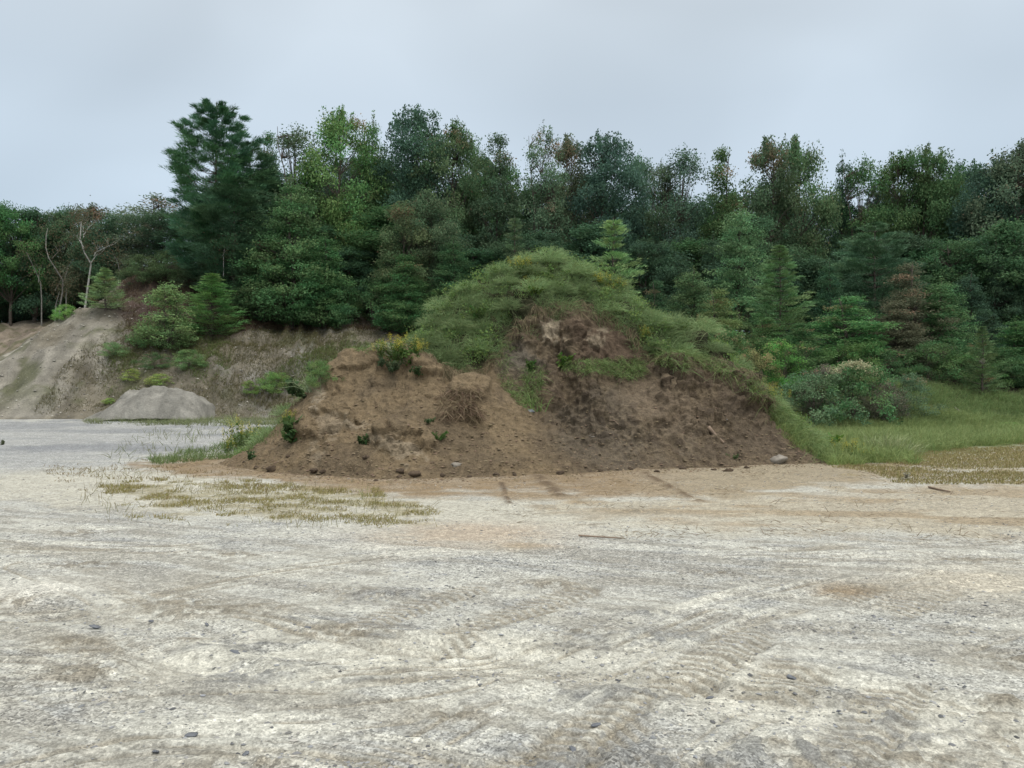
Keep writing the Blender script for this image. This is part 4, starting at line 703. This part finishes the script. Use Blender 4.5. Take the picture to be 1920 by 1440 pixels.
# ------------------------------------------------------------------ grass
def gcol(n, g, base=.5, sp=.2, tip=0): return np.stack([np.clip(base + g.normal(size=n) * sp, 0, 1), np.clip(tip + 0 * np.ones(n), 0, 1), g.uniform(0, 1, n)], -1)
def cap_grass():
    g = np.random.default_rng(70); A = Acc()
    P, k = mound_pts((MCAP > 6) & (MY < 21.5), 620, 71)
    for c in P:
        m = int(g.uniform(220, 360)); R = g.uniform(.16, .36); a = g.uniform(0, 6.28, m); rr = R * np.sqrt(g.uniform(0, 1, m)); off = np.stack([rr * np.cos(a), rr * np.sin(a), np.zeros(m)], -1)
        pos = c + off; pos[:, 2] = mound_z(pos[:, 0], pos[:, 1])
        d = off / R * .7 + [.2, -.25, .85] + g.normal(size=(m, 3)) * .3; L = g.uniform(.14, .34) * g.uniform(.5, 1.35, m)
        blades(A, pos, d, L, .0085, g.uniform(.5, 1.4, m), g, gcol(m, g, g.uniform(.2, .7), .15, g.uniform(0, .1)), g.uniform(.05, .4))
    # feathery bushy clumps standing out of the mat
    P, k = mound_pts((MCAP > 12) & (MY < 20.2), 900, 77); keep = []
    for c in P:
        if all((c[0] - q[0]) ** 2 + (c[1] - q[1]) ** 2 + (c[2] - q[2]) ** 2 > .36 for q in keep): keep.append(c)
    for c in keep:
        R = g.uniform(.24, .46); H_ = R * g.uniform(.5, 1.0); m = int(2600 * R); u = nrm(g.normal(size=(m, 3))); u[:, 2] = np.abs(u[:, 2]); f = g.uniform(0, 1, (m, 1)) ** .6
        off = u * f * [R, R, H_]; pos = c + off; d = u * [1, 1, .7] + [.12, -.1, .45] + g.normal(size=(m, 3)) * .3; L = g.uniform(.08, .18) * g.uniform(.6, 1.4, m)
        blades(A, pos, d, L, .008, g.uniform(.6, 1.6, m), g, gcol(m, g, g.uniform(.15, .95), .14, g.uniform(0, .12)), g.uniform(.05, .5))
    P, k = mound_pts((MCAP > 16) & (MY < 20.5), 1300, 76); m = len(P); blades(A, P + g.normal(size=(m, 3)) * [.1, .1, 0], g.normal(size=(m, 3)) * .25 + [.15, -.05, 1], g.uniform(.25, .55, m), .010, g.uniform(.3, 1, m), g, gcol(m, g, .6, .2), .8)
    o = obj('mound_grass', A.me('mound_grass', False), M_grass, None, (.200, .285, .125)); tag(o, 'soft green grass mat covering the cap of the mound', 'grass', kind='stuff')
    # thicker leafy ground cover between the grass
    A = Acc(); P, k = mound_pts((MCAP > 8) & (MY < 20), 480, 72)
    for c in P:
        m = 80; R = g.uniform(.10, .34); off = nrm(g.normal(size=(m, 3))) * R * g.uniform(.3, 1, (m, 1)) * [1, 1, .8]; leaves(A, c + [0, -.03, .17] + off, g.uniform(.03, .07), g, .4, gcol(m, g, g.uniform(.2, .8), .15))
    o = obj('ground_cover', A.me('ground_cover', False), M_leaf, None, (.145, .225, .07)); tag(o, 'fresh green leafy weeds mixed into the grass on the mound', 'weeds', kind='stuff')
    # dry hanging roots and thatch below the lip
    A = Acc(); P, k = mound_pts((MCAP > -10) & (MCAP < 6) & (MY < 18.6) & (MV[:, 2] > .9), 3600, 73); m = len(P)
    d = g.normal(size=(m, 3)) * [.4, .3, .3] + [.05, -.35, -.75]; blades(A, P + [0, -.03, .04], d, g.uniform(.1, .42, m), .010, .2, g, gcol(m, g, .5, .25, 0) + np.stack([np.zeros(m), g.uniform(0, .9, m), np.zeros(m)], -1), .5)
    o = obj('hanging_thatch', A.me('hanging_thatch', False), M_root, None, (.10, .095, .05)); tag(o, 'dry roots and thatch hanging over the broken lip of the mound', 'thatch', kind='stuff')
    # sparser blades trailing down beside the lip
    A = Acc(); px, py = MPX, MPY
    patches = (([(930, 640), (965, 640), (950, 700), (990, 750), (985, 770), (940, 725)], 600, .22), (SHELF, 2400, .2), ([(975, 690), (1020, 690), (1015, 720), (1005, 760), (985, 750)], 800, .22), ([(1280, 650), (1420, 720), (1500, 800), (1590, 872), (1530, 862), (1400, 740), (1300, 680)], 6500, .35), ([(1200, 640), (1290, 660), (1280, 700), (1240, 690)], 1800, .3), ([(640, 655), (700, 650), (790, 665), (780, 675), (690, 662)], 900, .12))
    for poly, n, h in patches:
        M_ = polyd(px, py, poly) > 0
        if M_.sum() < 5: continue
        P, k = mound_pts(M_, n, n); d = g.normal(size=(n, 3)) * .4 + [.1, -.5, .55]; blades(A, P, d, h * g.uniform(.5, 1.3, n), .009, g.uniform(.8, 2, n), g, gcol(n, g, .5, .2), .3)
    o = obj('slope_grass', A.me('slope_grass', False), M_grass, None, (.15, .22, .075)); tag(o, 'green grass trailing down the cut face and right flank of the mound', 'grass', kind='stuff')
cap_grass()
def scatter_poly(poly, n, g, dens=None):
    """points on the land seen inside a polygon of the photograph, spread evenly over the land"""
    P = np.array(poly, float); x0, y0 = P.min(0); x1, y1 = P.max(0); out = []
    tot = 0; px = g.uniform(x0, x1, n * 6); py = g.uniform(y0, y1, n * 6); m = polyd(px, py, poly) > 0; px = px[m][:n]; py = py[m][:n]
    return px, py
def field(name, label, poly, n, L, W, color, seed, tip=.3, mat=None, clump=.5, z0=0, hillside=False, droop=1.0, cat='grass', Dr=None, thr=.45, ns=1.2, wob=20, lay=0):
    g = np.random.default_rng(seed)
    if Dr is None: Dr = (EYE * F / (max(p[1] for p in poly) - CY), EYE * F / (max(min(p[1] for p in poly) - CY, 8)))
    # even density over the land
    xs0 = min((p[0] - CX) / F for p in poly); xs1 = max((p[0] - CX) / F for p in poly)
    xa, xb = min(xs0 * Dr[0], xs0 * Dr[1]), max(xs1 * Dr[0], xs1 * Dr[1])
    X = g.uniform(xa, xb, n * 4); Y = g.uniform(Dr[0], Dr[1], n * 4); Zs = surf(X, Y); px, py = proj(X, Y, Zs)
    f = fbm(X * ns, Y * ns * 1.3, 4, seed); m = (polyd(px, py, poly) + (f - .5) * wob > 0) & (g.uniform(0, 1, len(X)) < sst(thr - .1, thr + .12, f) * clump + (1 - clump))
    X, Y, Zs, f = X[m][:n], Y[m][:n], Zs[m][:n], f[m][:n]; k = len(X)
    d = (g.normal(size=(k, 3)) * .33 + [.08, 0, .95]) if not lay else g.normal(size=(k, 3)) * [1, .55, .07] + [0, 0, .05]; A = Acc()
    blades(A, np.stack([X, Y, Zs - .01], -1), d, L * (.5 + f) * g.uniform(.5, 1.3, k), W, droop * g.uniform(.3, 1.3, k), g, gcol(k, g, .2 + f * .6, .18), tip)
    o = obj(name, A.me(name, False), mat or M_grass, None, color); tag(o, label, cat, kind='stuff'); return o
field('field_grass', 'green meadow grass at the foot of the right wood', [(1440, 790), (1520, 770), (1640, 765), (1740, 775), (1920, 790), (2100, 790), (2100, 835), (1920, 828), (1740, 852), (1650, 866), (1560, 868), (1500, 830)], 60000, .42, .011, (.19, .25, .085), 80, .35, Dr=(15.6, 27))
field('field_grass', 'fresh green grass strip hugging the right foot of the mound', [(1420, 770), (1480, 790), (1560, 830), (1700, 850), (1720, 868), (1570, 875), (1500, 845), (1430, 790)], 16000, .30, .010, (.20, .26, .085), 81, .3, Dr=(15, 23))
field('dry_grass', 'short golden brown ground plants on the sand right of the mound', [(1560, 868), (1700, 848), (1920, 826), (2200, 820), (2200, 905), (1850, 910), (1680, 902), (1600, 884)], 36000, .085, .011, (.23, .205, .085), 82, .5, M_dry, .9, Dr=(12.2, 22), thr=.42, ns=.7, wob=90)
field('bank_grass', 'grass and weeds on the low bank under the right bushes', [(1480, 700), (1700, 720), (1920, 740), (2100, 740), (2100, 800), (1500, 800)], 32000, .38, .013, (.12, .18, .06), 83, .25, Dr=(23.5, 33))
field('edge_grass', 'green grass fringe along the left foot of the mound', [(280, 862), (420, 835), (480, 800), (560, 775), (590, 790), (500, 838), (440, 858), (290, 868)], 12000, .22, .010, (.11, .16, .055), 84, .35, Dr=(15.2, 27), clump=.7)
field('edge_grass', 'thin pale weeds in front of the gravel pile', [(330, 775), (440, 770), (560, 770), (560, 795), (400, 796), (160, 792), (170, 785)], 5000, .28, .014, (.13, .15, .07), 85, .5, Dr=(27, 36), clump=.7)
field('ground_weeds', 'patchy olive and rust weeds on the pale sand in front of the mound', [(200, 915), (330, 902), (480, 912), (700, 928), (720, 945), (800, 955), (820, 972), (690, 980), (560, 970), (330, 958), (220, 945)], 13000, .07, .007, (.235, .21, .08), 86, .5, M_dry, .99, Dr=(8.3, 13), thr=.53, ns=2.6, wob=70)
field('ground_weeds', 'scattered thin upright stalks among the weeds on the pale sand', [(180, 880), (700, 925), (860, 975), (560, 985), (150, 960)], 700, .20, .006, (.18, .17, .08), 93, .6, M_dry, .9, Dr=(8.3, 14), thr=.5, ns=2.2, wob=60)
field('ground_weeds', 'sparse rust coloured sprigs scattered over the pale ground left', [(80, 880), (280, 865), (430, 890), (640, 925), (330, 905), (120, 925)], 2200, .08, .010, (.17, .13, .06), 87, .6, M_dry, .98, Dr=(11, 16.5), thr=.55, ns=2.2)
field('ground_weeds', 'dry stems and twigs strewn over the sand right of centre', [(880, 940), (1000, 935), (1250, 975), (1500, 990), (1920, 990), (1920, 1015), (1500, 1010), (1180, 995), (960, 975)], 5200, .13, .006, (.15, .11, .065), 88, .4, M_dry, .97, Dr=(7.8, 11.5), thr=.52, ns=1.3, droop=.2, lay=1, wob=70)
field('ground_litter', 'flat dry stems lying across the tan ground before the cut bank', [(1000, 900), (1900, 880), (1920, 990), (1200, 980)], 3500, .16, .006, (.16, .115, .07), 94, .4, M_dry, .95, Dr=(8.3, 14), thr=.5, ns=1.0, droop=.2, lay=1, wob=40)
field('slope_weeds', 'thin dry grass and weeds scattered over the left slope', [(60, 780), (90, 720), (160, 640), (240, 600), (420, 620), (560, 600), (720, 600), (700, 700), (600, 790), (380, 780)], 42000, .22, .016, (.09, .088, .04), 89, .45, M_dry, .75, Dr=(34.5, 47), ns=.5)
field('slope_weeds', 'green weeds in patches on the left slope below the fir', [(180, 700), (260, 630), (440, 640), (420, 740), (640, 640), (720, 650), (620, 790), (470, 760), (400, 730), (200, 740)], 16000, .26, .018, (.10, .13, .04), 90, .3, M_grass, .95, Dr=(34.5, 44), ns=.45, thr=.52)
field('floor_brush', 'brown dry brush under the wood on the crest', [(200, 560), (260, 500), (480, 500), (520, 590), (760, 590), (760, 620), (440, 620), (250, 620)], 15000, .35, .02, (.075, .05, .035), 91, .3, M_dry, .6, Dr=(40, 52), ns=.5)
field('gravel_weeds', 'few thin stalks on the grey gravel at left', [(270, 800), (450, 800), (440, 855), (180, 870), (230, 840)], 500, .30, .012, (.15, .16, .08), 92, .4, M_grass, .9, Dr=(15.5, 27), thr=.55)

# ------------------------------------------------------------------ flowering and leafy plants
def goldenrod(seed, n=16, h=.8, sp=.3, leafy=True):
    g = np.random.default_rng(seed); S = Acc(); L = Acc(); Fl = Acc()
    for k in range(n):
        a = g.uniform(0, 6.28); b = np.array([math.cos(a), math.sin(a), 0]) * sp * g.uniform(.1, .8); e = b * 2.0 + [0, 0, h * g.uniform(.6, 1.05)]; m_ = (b + e) / 2 + [0, 0, .08]
        P = np.array([b * .6 - [0, 0, .05], b * .9 + [0, 0, h * .25], m_, e]); tube(S, P, [.006, .005, .004, .002], 4, (.5, 0, .5))
        m = 26; t = g.uniform(.1, .9, m); c = np.stack([np.interp(t, [0, .33, .66, 1], P[:, q]) for q in range(3)], -1); leaves(L, c, g.uniform(.06, .12, m), g, .2, gcol(m, g, .5, .2), .25)
        m = 60; f = np.abs(g.normal(size=m)) * .5; az = g.uniform(0, 6.28, m); c = e + np.stack([np.cos(az) * f * .10, np.sin(az) * f * .10, g.uniform(-.16, .05, m)], -1); leaves(Fl, c, .015, g, .8, np.stack([g.uniform(.2, .9, m), g.uniform(.3, 1, m), g.uniform(0, 1, m)], -1), .9)
    return S.me('stems'), L.me('leaves', False), Fl.me('flowers', False)
GR = [goldenrod(1), goldenrod(2, 20, .7, .4), goldenrod(3, 9, .6, .25)]
def put_gold(px, py, size, label, v=0, col=(.09, .15, .04), D=None):
    x, D, z = hit(px, py); z -= .02; o = thing('goldenrod', label, 'goldenrod', (x, D, z), px * .7, (size,) * 3, 'yellow flowering goldenrod plants'); S, L, Fl = GR[v]
    obj('stems', S, M_grass, o, (.10, .12, .05)); obj('leaves', L, M_leaf, o, col); tag(obj('flowers', Fl, M_flower, o, (.42, .38, .07)), kind='stuff')
for a in ((450, 842, 1.0, 'yellow goldenrod clump at the left foot of the mound', 0), (425, 850, .7, 'small goldenrod with few flowers just left of the big clump at the foot', 2), (740, 680, .85, 'goldenrod with yellow flowers on the left shoulder of the mound', 1), (775, 678, .7, 'goldenrod close to grass edge on left shoulder of the mound', 0), (712, 668, .6, 'leftmost goldenrod sprig on the mound shoulder', 2),
          (980, 520, .75, 'bright yellow goldenrod near the top left of mound cap', 1), (992, 545, .55, 'small goldenrod below the bright one on the mound cap', 2), (1130, 548, .7, 'yellow goldenrod on the right side of mound cap', 1), (1155, 558, .55, 'little goldenrod right next to the one on right side of cap', 0), (1205, 650, .7, 'goldenrod with pale yellow flowers at the lip of the right shoulder', 2), (1437, 770, .9, 'dense yellow goldenrod on the right flank of the mound', 1), (1590, 862, .7, 'goldenrod in the grass at the right foot of mound', 1), (1620, 866, .5, 'low goldenrod right of the one at the right foot', 2), (1500, 800, .6, 'pale goldenrod among the grass behind the right flank', 0), (545, 800, .6, 'goldenrod behind left edge of mound', 2)):
    put_gold(*a)
def leafy(seed, n=10, h=.35, lf=.11, sp=.2):
    g = np.random.default_rng(seed); S = Acc(); L = Acc()
    for k in range(n):
        a = g.uniform(0, 6.28); e = np.array([math.cos(a) * sp * g.uniform(.3, 1.2), math.sin(a) * sp - .05, h * g.uniform(.3, 1)]); P = np.array([[0, 0, -.05], e * [.4, .4, .6], e]); tube(S, P, [.006, .005, .003], 4, (.4, 0, .5))
        m = 16; t = g.uniform(.25, 1, m)[:, None]; leaves(L, e * t, g.uniform(.6, 1.2, m) * lf, g, .5, gcol(m, g, .5, .2), .7)
    return S.me('stems'), L.me('leaves', False)
LF = [leafy(1), leafy(2, 14, .3, .09, .3), leafy(3, 6, .4, .14, .15)]
for a in ((548, 828, 1.3, 0, (.06, .11, .035), 'leafy green weed clump on the left face of fresh earth'), (565, 805, .8, 1, (.07, .13, .04), 'smaller leafy weed just above the one on the left face'), (470, 865, .5, 2, (.07, .12, .05), 'tiny weed at the left toe of the mound'), (678, 836, .5, 0, (.05, .09, .03), 'little dark weed at the edge of the slumped block'), (822, 826, .5, 1, (.08, .15, .04), 'small green sod lying on the fresh slope'), (805, 795, .35, 1, (.07, .12, .05), 'tiny sod above the small green sod'),
          (735, 700, .8, 1, (.07, .10, .05), 'creeping leafy vine below the left shoulder'), (785, 704, .7, 1, (.06, .10, .04), 'leafy vine hanging under the lip of left shoulder'), (715, 690, .5, 2, (.08, .12, .06), 'leafy tuft at the top left of the fresh face'), (1065, 692, .9, 0, (.09, .16, .035), 'bright green leafy weed at the left end of grass shelf'), (995, 702, .8, 0, (.07, .13, .035), 'green weed left of the grass shelf'), (1005, 560, .8, 1, (.09, .15, .03), 'bright leafy weed on mound cap under the goldenrod'), (900, 600, .9, 1, (.08, .14, .04), 'leafy vine in the grass on the left of mound cap'),
          (588, 712, 1.5, 0, (.07, .12, .045), 'leafy brush behind the left crest of mound'), (572, 745, 1.5, 1, (.06, .10, .04), 'leafy brush lower behind left crest of mound'), (762, 684, 1.0, 0, (.08, .14, .035), 'broad leafed weed under shoulder goldenrods'), (1395, 690, .9, 1, (.10, .16, .05), 'leafy weed in grass on upper right flank'), (1375, 862, .4, 1, (.10, .14, .06), 'tiny pale weed near toe of right bank'), (5, 834, .35, 2, (.10, .12, .06), 'lone weed on the gravel at the left edge'), (1560, 850, 1.2, 0, (.085, .17, .03), 'rounded bright green weed at right toe of the mound'), (1700, 900, .35, 2, (.35, .33, .25), 'pale dry weed on the sand right of the mound')):
    x, D, z = hit(a[0], a[1]); o = thing('leafy_weed', a[5], 'weed', (x, D, z), a[0] * .3, (a[2],) * 3, 'leafy weeds on and around the mound'); obj('stems', LF[a[3]][0], M_grass, o, a[4]); obj('leaves', LF[a[3]][1], M_leaf, o, a[4])
# tall plumed grasses
def tallgrass(seed, n, h, sp, lean):
    g = np.random.default_rng(seed); A = Acc(); R = np.stack([g.normal(size=n) * sp, g.normal(size=n) * sp, np.full(n, -.03)], -1); blades(A, R, g.normal(size=(n, 3)) * .28 + [lean, 0, 1], h * g.uniform(.6, 1.15, n), .014, g.uniform(.3, 1, n), g, gcol(n, g, .6, .2), .8); return A.me('tall_grass', False)
for i, (px, py, h, lean, n, label, col) in enumerate(((745, 668, .62, -.7, 60, 'arching pale grass tuft behind the left shoulder goldenrods', (.20, .23, .15)), (590, 735, .6, -.4, 50, 'pale grass tuft leaning over behind the left crest', (.16, .20, .12)), (560, 740, .6, -.2, 40, 'pale grass tuft left of the left crest brush', (.15, .19, .11)), (1640, 850, .75, .1, 80, 'tall pale grass stand right of the mound foot', (.24, .27, .13)), (1670, 852, .8, .2, 90, 'tallest pale grass stand in the right field', (.25, .28, .14)), (1700, 855, .55, .4, 60, 'pale grass leaning right in the field', (.24, .26, .14)), (1000, 770, .6, .0, 40, 'green grass tuft with pale stems hanging on the cut bank', (.10, .18, .04)), (440, 800, .9, -.5, 30, 'long arching pale stalks above the left goldenrod', (.28, .32, .14)), (362, 830, .7, 0, 8, 'thin single stalks on gravel left of the mound', (.2, .22, .12)), (688, 935, .35, 0, 5, 'thin upright stalk in front of the mound', (.25, .26, .12)), (1290, 640, .5, .5, 60, 'wispy grass tuft at the right shoulder ridge', (.15, .19, .09)))):
    x, D, z = hit(px, py); o = obj('grass_tuft', tallgrass(200 + i, n, h, .10 if n > 20 else .04, lean), M_grass, None, col); o.location = (x, D, z); tag(o, label, 'grass tuft', 'tall pale grass tufts')

# ------------------------------------------------------------------ stones, clods, roots, sticks
def root_mat():
    x, D, z = hit(865, 770); g = np.random.default_rng(9); A = Acc(); o = thing('root_mat', 'torn mat of pale dry roots lying on the fresh brown slope', 'roots', (x, D, z))
    def on(px, py):
        a, b, c = hit(px, py); return np.array([a - x, b - D - .05, c - z + .05])
    base = [on(g.uniform(830, 900), g.uniform(735, 790)) for _ in range(60)]
    n = 900; k = g.integers(0, len(base), n); R = np.array(base)[k] + g.normal(size=(n, 3)) * .05 + [0, -.03, .02]; d = g.normal(size=(n, 3)) * [.6, .4, .5] + [.05, -.3, -.35]; blades(A, R, d, g.uniform(.08, .28, n), .012, .8, g, gcol(n, g, .5, .25), .6)
    obj('roots', A.me('roots', False), M_root, o, (.15, .11, .07)); B = Acc(); P = [on(890, 752), on(905, 735), on(920, 728)]; tube(B, P, [.02, .025, .015], 6, (.5, 0, .5)); obj('thick_root', B.me('thick_root'), M_dead, o)
root_mat()
def stick(label, pts, r, mat, name='stick', lift=.02):
    P = []
    for a, b in pts: x, D, z = hit(a, b); P.append((x, D, z + lift))
    P = np.array(P); o0 = P[0].copy(); A = Acc(); tube(A, P - o0, np.linspace(r, r * .6, len(P)), 7, (.5, 0, .5)); o = obj(name, A.me(name), mat); o.location = o0; tag(o, label, 'stick')
stick('thin reddish brown stick lying on pale ground in front of the mound', [(1085, 1008), (1125, 1011), (1165, 1013)], .010, M_dead)
stick('grey stick on the sand right of the mound', [(1742, 916), (1760, 920), (1782, 925)], .018, M_dead)
stick('long pale branch on the bank under the right bushes', [(1790, 770), (1810, 785), (1832, 800)], .022, M_pale, lift=.1)
stick('broken brownish wood chunk sticking out of right bank', [(1328, 805), (1340, 820), (1356, 834)], .045, M_dead, 'wood_chunk', .03)
stick('thin dark root curving on the cut bank', [(1142, 792), (1152, 793), (1160, 800)], .012, M_dead, 'root', .03)
for px, py, r, lab in ((1458, 866, .15, 'pale flat rock at the foot of the right bank'), (1360, 795, .08, 'small grey rock above the wood chunk'), (1113, 820, .07, 'small pale rock on the cut bank'), (993, 775, .08, 'round brown rock under the hanging grass tuft'), (855, 874, .07, 'pale pointed rock near toe of fresh slope')):
    x, D, z = hit(px, py); lump('rock', lab, 'rock', (x, D - .02, z + r * .2), r, M_pale if r != .08 else M_stone, int(px), (1.3, .9, .55), .3)
for i, (px, py, r) in enumerate(((483, 879, .07), (510, 882, .11), (590, 884, .10), (604, 886, .07), (688, 862, .08), (750, 886, .10), (776, 892, .11), (748, 896, .06), (830, 893, .06), (930, 893, .06), (1050, 888, .07), (965, 892, .05), (1338, 882, .05), (1365, 884, .08), (1400, 878, .06), (1232, 885, .05), (705, 902, .04), (458, 868, .05), (540, 858, .06), (640, 880, .06), (1125, 884, .06), (1180, 880, .07), (1280, 880, .06), (880, 895, .05))):
    x, D, z = hit(px, py); lump('dirt_clod', 'brown dirt clod fallen at the foot of the mound', 'dirt clod', (x, D, z + r * .12), r * .8, M_clod, 400 + i, (1.3, .9, .65), i, 'dirt clods along the foot of the mound')
for i, (px, py, r) in enumerate(((178, 1176, .040), (283, 1165, .025), (440, 1225, .04), (578, 1178, .03), (292, 1410, .025), (360, 1380, .03), (460, 1416, .022), (1483, 1272, .03), (1572, 1334, .02), (388, 1171, .02), (1120, 1360, .03), (1075, 1408, .03), (1330, 1310, .02))):
    x, D, z = hit(px, py); lump('slate_stone', 'dark grey slate stone lying loose on the foreground gravel', 'stone', (x, D, z + r * .05), r * .62, M_stone, 500 + i, (1.5, .85, .32), i * 1.3, 'loose slate stones in the foreground')
def pebbles(name, label, X, Y, R, mat, seed, zf, cat, col=None, flatn=.55):
    g = np.random.default_rng(seed); n = len(X); B = np.array([[1, 0, 0], [.3, .9, 0], [-.8, .6, 0], [-.8, -.5, 0], [.4, -.9, 0], [.1, .1, .8], [0, 0, -.6]]); T = np.array([[0, 1, 5], [1, 2, 5], [2, 3, 5], [3, 4, 5], [4, 0, 5], [1, 0, 6], [2, 1, 6], [3, 2, 6], [4, 3, 6], [0, 4, 6]])
    a = g.uniform(0, 6.28, n); ca, sa = np.cos(a), np.sin(a); P = B[None] * (1 + g.normal(size=(n, 7, 1)) * .22) * R[:, None, None] * np.array([1.2, .85, flatn]); V = np.stack([P[..., 0] * ca[:, None] - P[..., 1] * sa[:, None] + X[:, None], P[..., 0] * sa[:, None] + P[..., 1] * ca[:, None] + Y[:, None], P[..., 2] + zf[:, None]], -1)
    c = np.repeat(np.stack([g.uniform(0, 1, n), g.uniform(0, 1, n) ** 3, g.uniform(0, 1, n)], -1), 7, 0)
    o = obj(name, mesh(name, V.reshape(-1, 3), None, (T[None] + np.arange(n)[:, None, None] * 7).reshape(-1, 3), c, False), mat, None, col); tag(o, label, cat, kind='stuff')
g = np.random.default_rng(33)
M_peb = leaf_mat('gravel stones', (.5, .47, .4), 0, .6)
n = 26000; D = 2.6 + 11 * g.uniform(0, 1, n) ** 1.5; X = g.uniform(-.75, .75, n) * D; f = fbm(X * 1.1, D * 1.6, 4, 61); k = g.uniform(0, 1, n) < sst(.42, .62, f) + .12; X = X[k]; D = D[k]
pebbles('loose_gravel', 'small grey stones strewn over the sandy yard', X, D, .0045 + .012 * g.uniform(0, 1, len(X)) ** 5, M_peb, 34, ground_z(X, D, True) + .002, 'gravel', (.17, .175, .18))
P, k = mound_pts((MV[:, 2] > .0) & (MCAP < -6) & (MY < 18) & (MV[:, 2] < 2.6), 12000, 35); k2 = g.uniform(0, 1, len(P)) < np.clip(1.15 - P[:, 2] * .75, .12, 1); P = P[k2]
pebbles('loose_crumbs', 'crumbs of brown earth lying on the slopes of the mound', P[:, 0], P[:, 1], .008 + .030 * g.uniform(0, 1, len(P)) ** 4, leaf_mat('crumbs', (.2, .155, .10), 0, .3), 36, P[:, 2], 'earth crumbs', (.145, .108, .070))
n = 3500; X = g.uniform(-6.6, 8.3, n); tx = [flat(a, b) for a, b in MT]; ty = np.interp(X, [p[0] for p in tx], [p[1] for p in tx]); Y = ty - np.abs(g.normal(size=n)) * .45
pebbles('loose_crumbs', 'crumbs of earth scattered on the ground before the mound', X, Y, .006 + .022 * g.uniform(0, 1, n) ** 4, bpy.data.materials['crumbs'], 37, ground_z(X, Y, True) + .004, 'earth crumbs', (.15, .11, .068))
n = 5000; X = g.uniform(-26, -5, n); Y = g.uniform(34.8, 46, n); z = hill_z(X, Y); k = z > .1
pebbles('loose_scree', 'pale stones scattered on the left slope', X[k], Y[k], .02 + .06 * g.uniform(0, 1, k.sum()) ** 4, leaf_mat('scree', (.5, .48, .42), 0, .4), 38, z[k], 'scree', (.20, .19, .165))

# ------------------------------------------------------------------ light, sky, camera
w = bpy.data.worlds.new('World'); SC.world = w; w.use_nodes = True; nt = w.node_tree; nt.nodes.clear(); lk = nt.links
out = N(nt, 'ShaderNodeOutputWorld'); bg = N(nt, 'ShaderNodeBackground', ins={'Strength': .1}); SUN_EL, SUN_AZ = math.radians(58), math.radians(150)
sky = N(nt, 'ShaderNodeTexSky', sky_type='NISHITA', sun_disc=False, sun_elevation=SUN_EL, sun_rotation=SUN_AZ)
tc = N(nt, 'ShaderNodeTexCoord'); sx = N(nt, 'ShaderNodeSeparateXYZ'); lk.new(tc.outputs['Generated'], sx.inputs[0])
rp = N(nt, 'ShaderNodeValToRGB'); lk.new(sx.outputs['Z'], rp.inputs[0]); e = rp.color_ramp.elements
e[0].position = 0; e[0].color = (.36, .45, .52, 1); e[1].position = 1; e[1].color = (1.35, 1.32, 1.27, 1)
for p, c in ((.12, (.375, .455, .525)), (.22, (.385, .455, .52)), (.34, (.39, .45, .505)), (.48, (.46, .51, .55)), (.7, (.98, 1.0, 1.0))): x = e.new(p); x.color = (*c, 1)
mp_ = N(nt, 'ShaderNodeMapping'); mp_.inputs['Scale'].default_value = (1.2, 1.2, 2.4); lk.new(tc.outputs['Generated'], mp_.inputs[0])
cn = N(nt, 'ShaderNodeTexNoise', ins={'Scale': 1.5, 'Detail': 2.5, 'Roughness': .45, 'Distortion': .4}); lk.new(mp_.outputs[0], cn.inputs['Vector'])
mr = N(nt, 'ShaderNodeMapRange', ins={'From Min': .34, 'From Max': .66, 'To Min': .84, 'To Max': 1.14}); lk.new(cn.outputs['Fac'], mr.inputs['Value'])
vs = N(nt, 'ShaderNodeVectorMath', operation='SCALE'); lk.new(rp.outputs[0], vs.inputs[0]); lk.new(mr.outputs[0], vs.inputs['Scale'])
v2 = N(nt, 'ShaderNodeVectorMath', operation='SCALE', ins={'Scale': 7.2}); lk.new(vs.outputs[0], v2.inputs[0])
mx = N(nt, 'ShaderNodeMix', data_type='RGBA'); mx.inputs[0].default_value = .93; lk.new(sky.outputs[0], mx.inputs[6]); lk.new(v2.outputs[0], mx.inputs[7])
lk.new(mx.outputs[2], bg.inputs['Color']); lk.new(bg.outputs[0], out.inputs[0])
sd = bpy.data.lights.new('sun', 'SUN'); sd.energy = 1.1; sd.angle = math.radians(50); sd.color = (1, .965, .91); so = bpy.data.objects.new('sun', sd); C.objects.link(so)
so.rotation_euler = (math.pi / 2 - SUN_EL, 0, math.pi - SUN_AZ)
cd = bpy.data.cameras.new('camera'); cd.sensor_width = 36; cd.lens = 27; cd.clip_start = .05; cd.clip_end = 3000; co = bpy.data.objects.new('camera', cd); C.objects.link(co); co.location = (0, 0, EYE); co.rotation_euler = (math.pi / 2, 0, 0); SC.camera = co
SC.view_settings.view_transform = 'Standard'; SC.view_settings.look = 'None'; SC.view_settings.exposure = 1.0; SC.view_settings.gamma = 1
SC.cycles.max_bounces = 6; SC.cycles.diffuse_bounces = 3; SC.cycles.glossy_bounces = 2; SC.cycles.transmission_bounces = 3; SC.cycles.transparent_max_bounces = 4
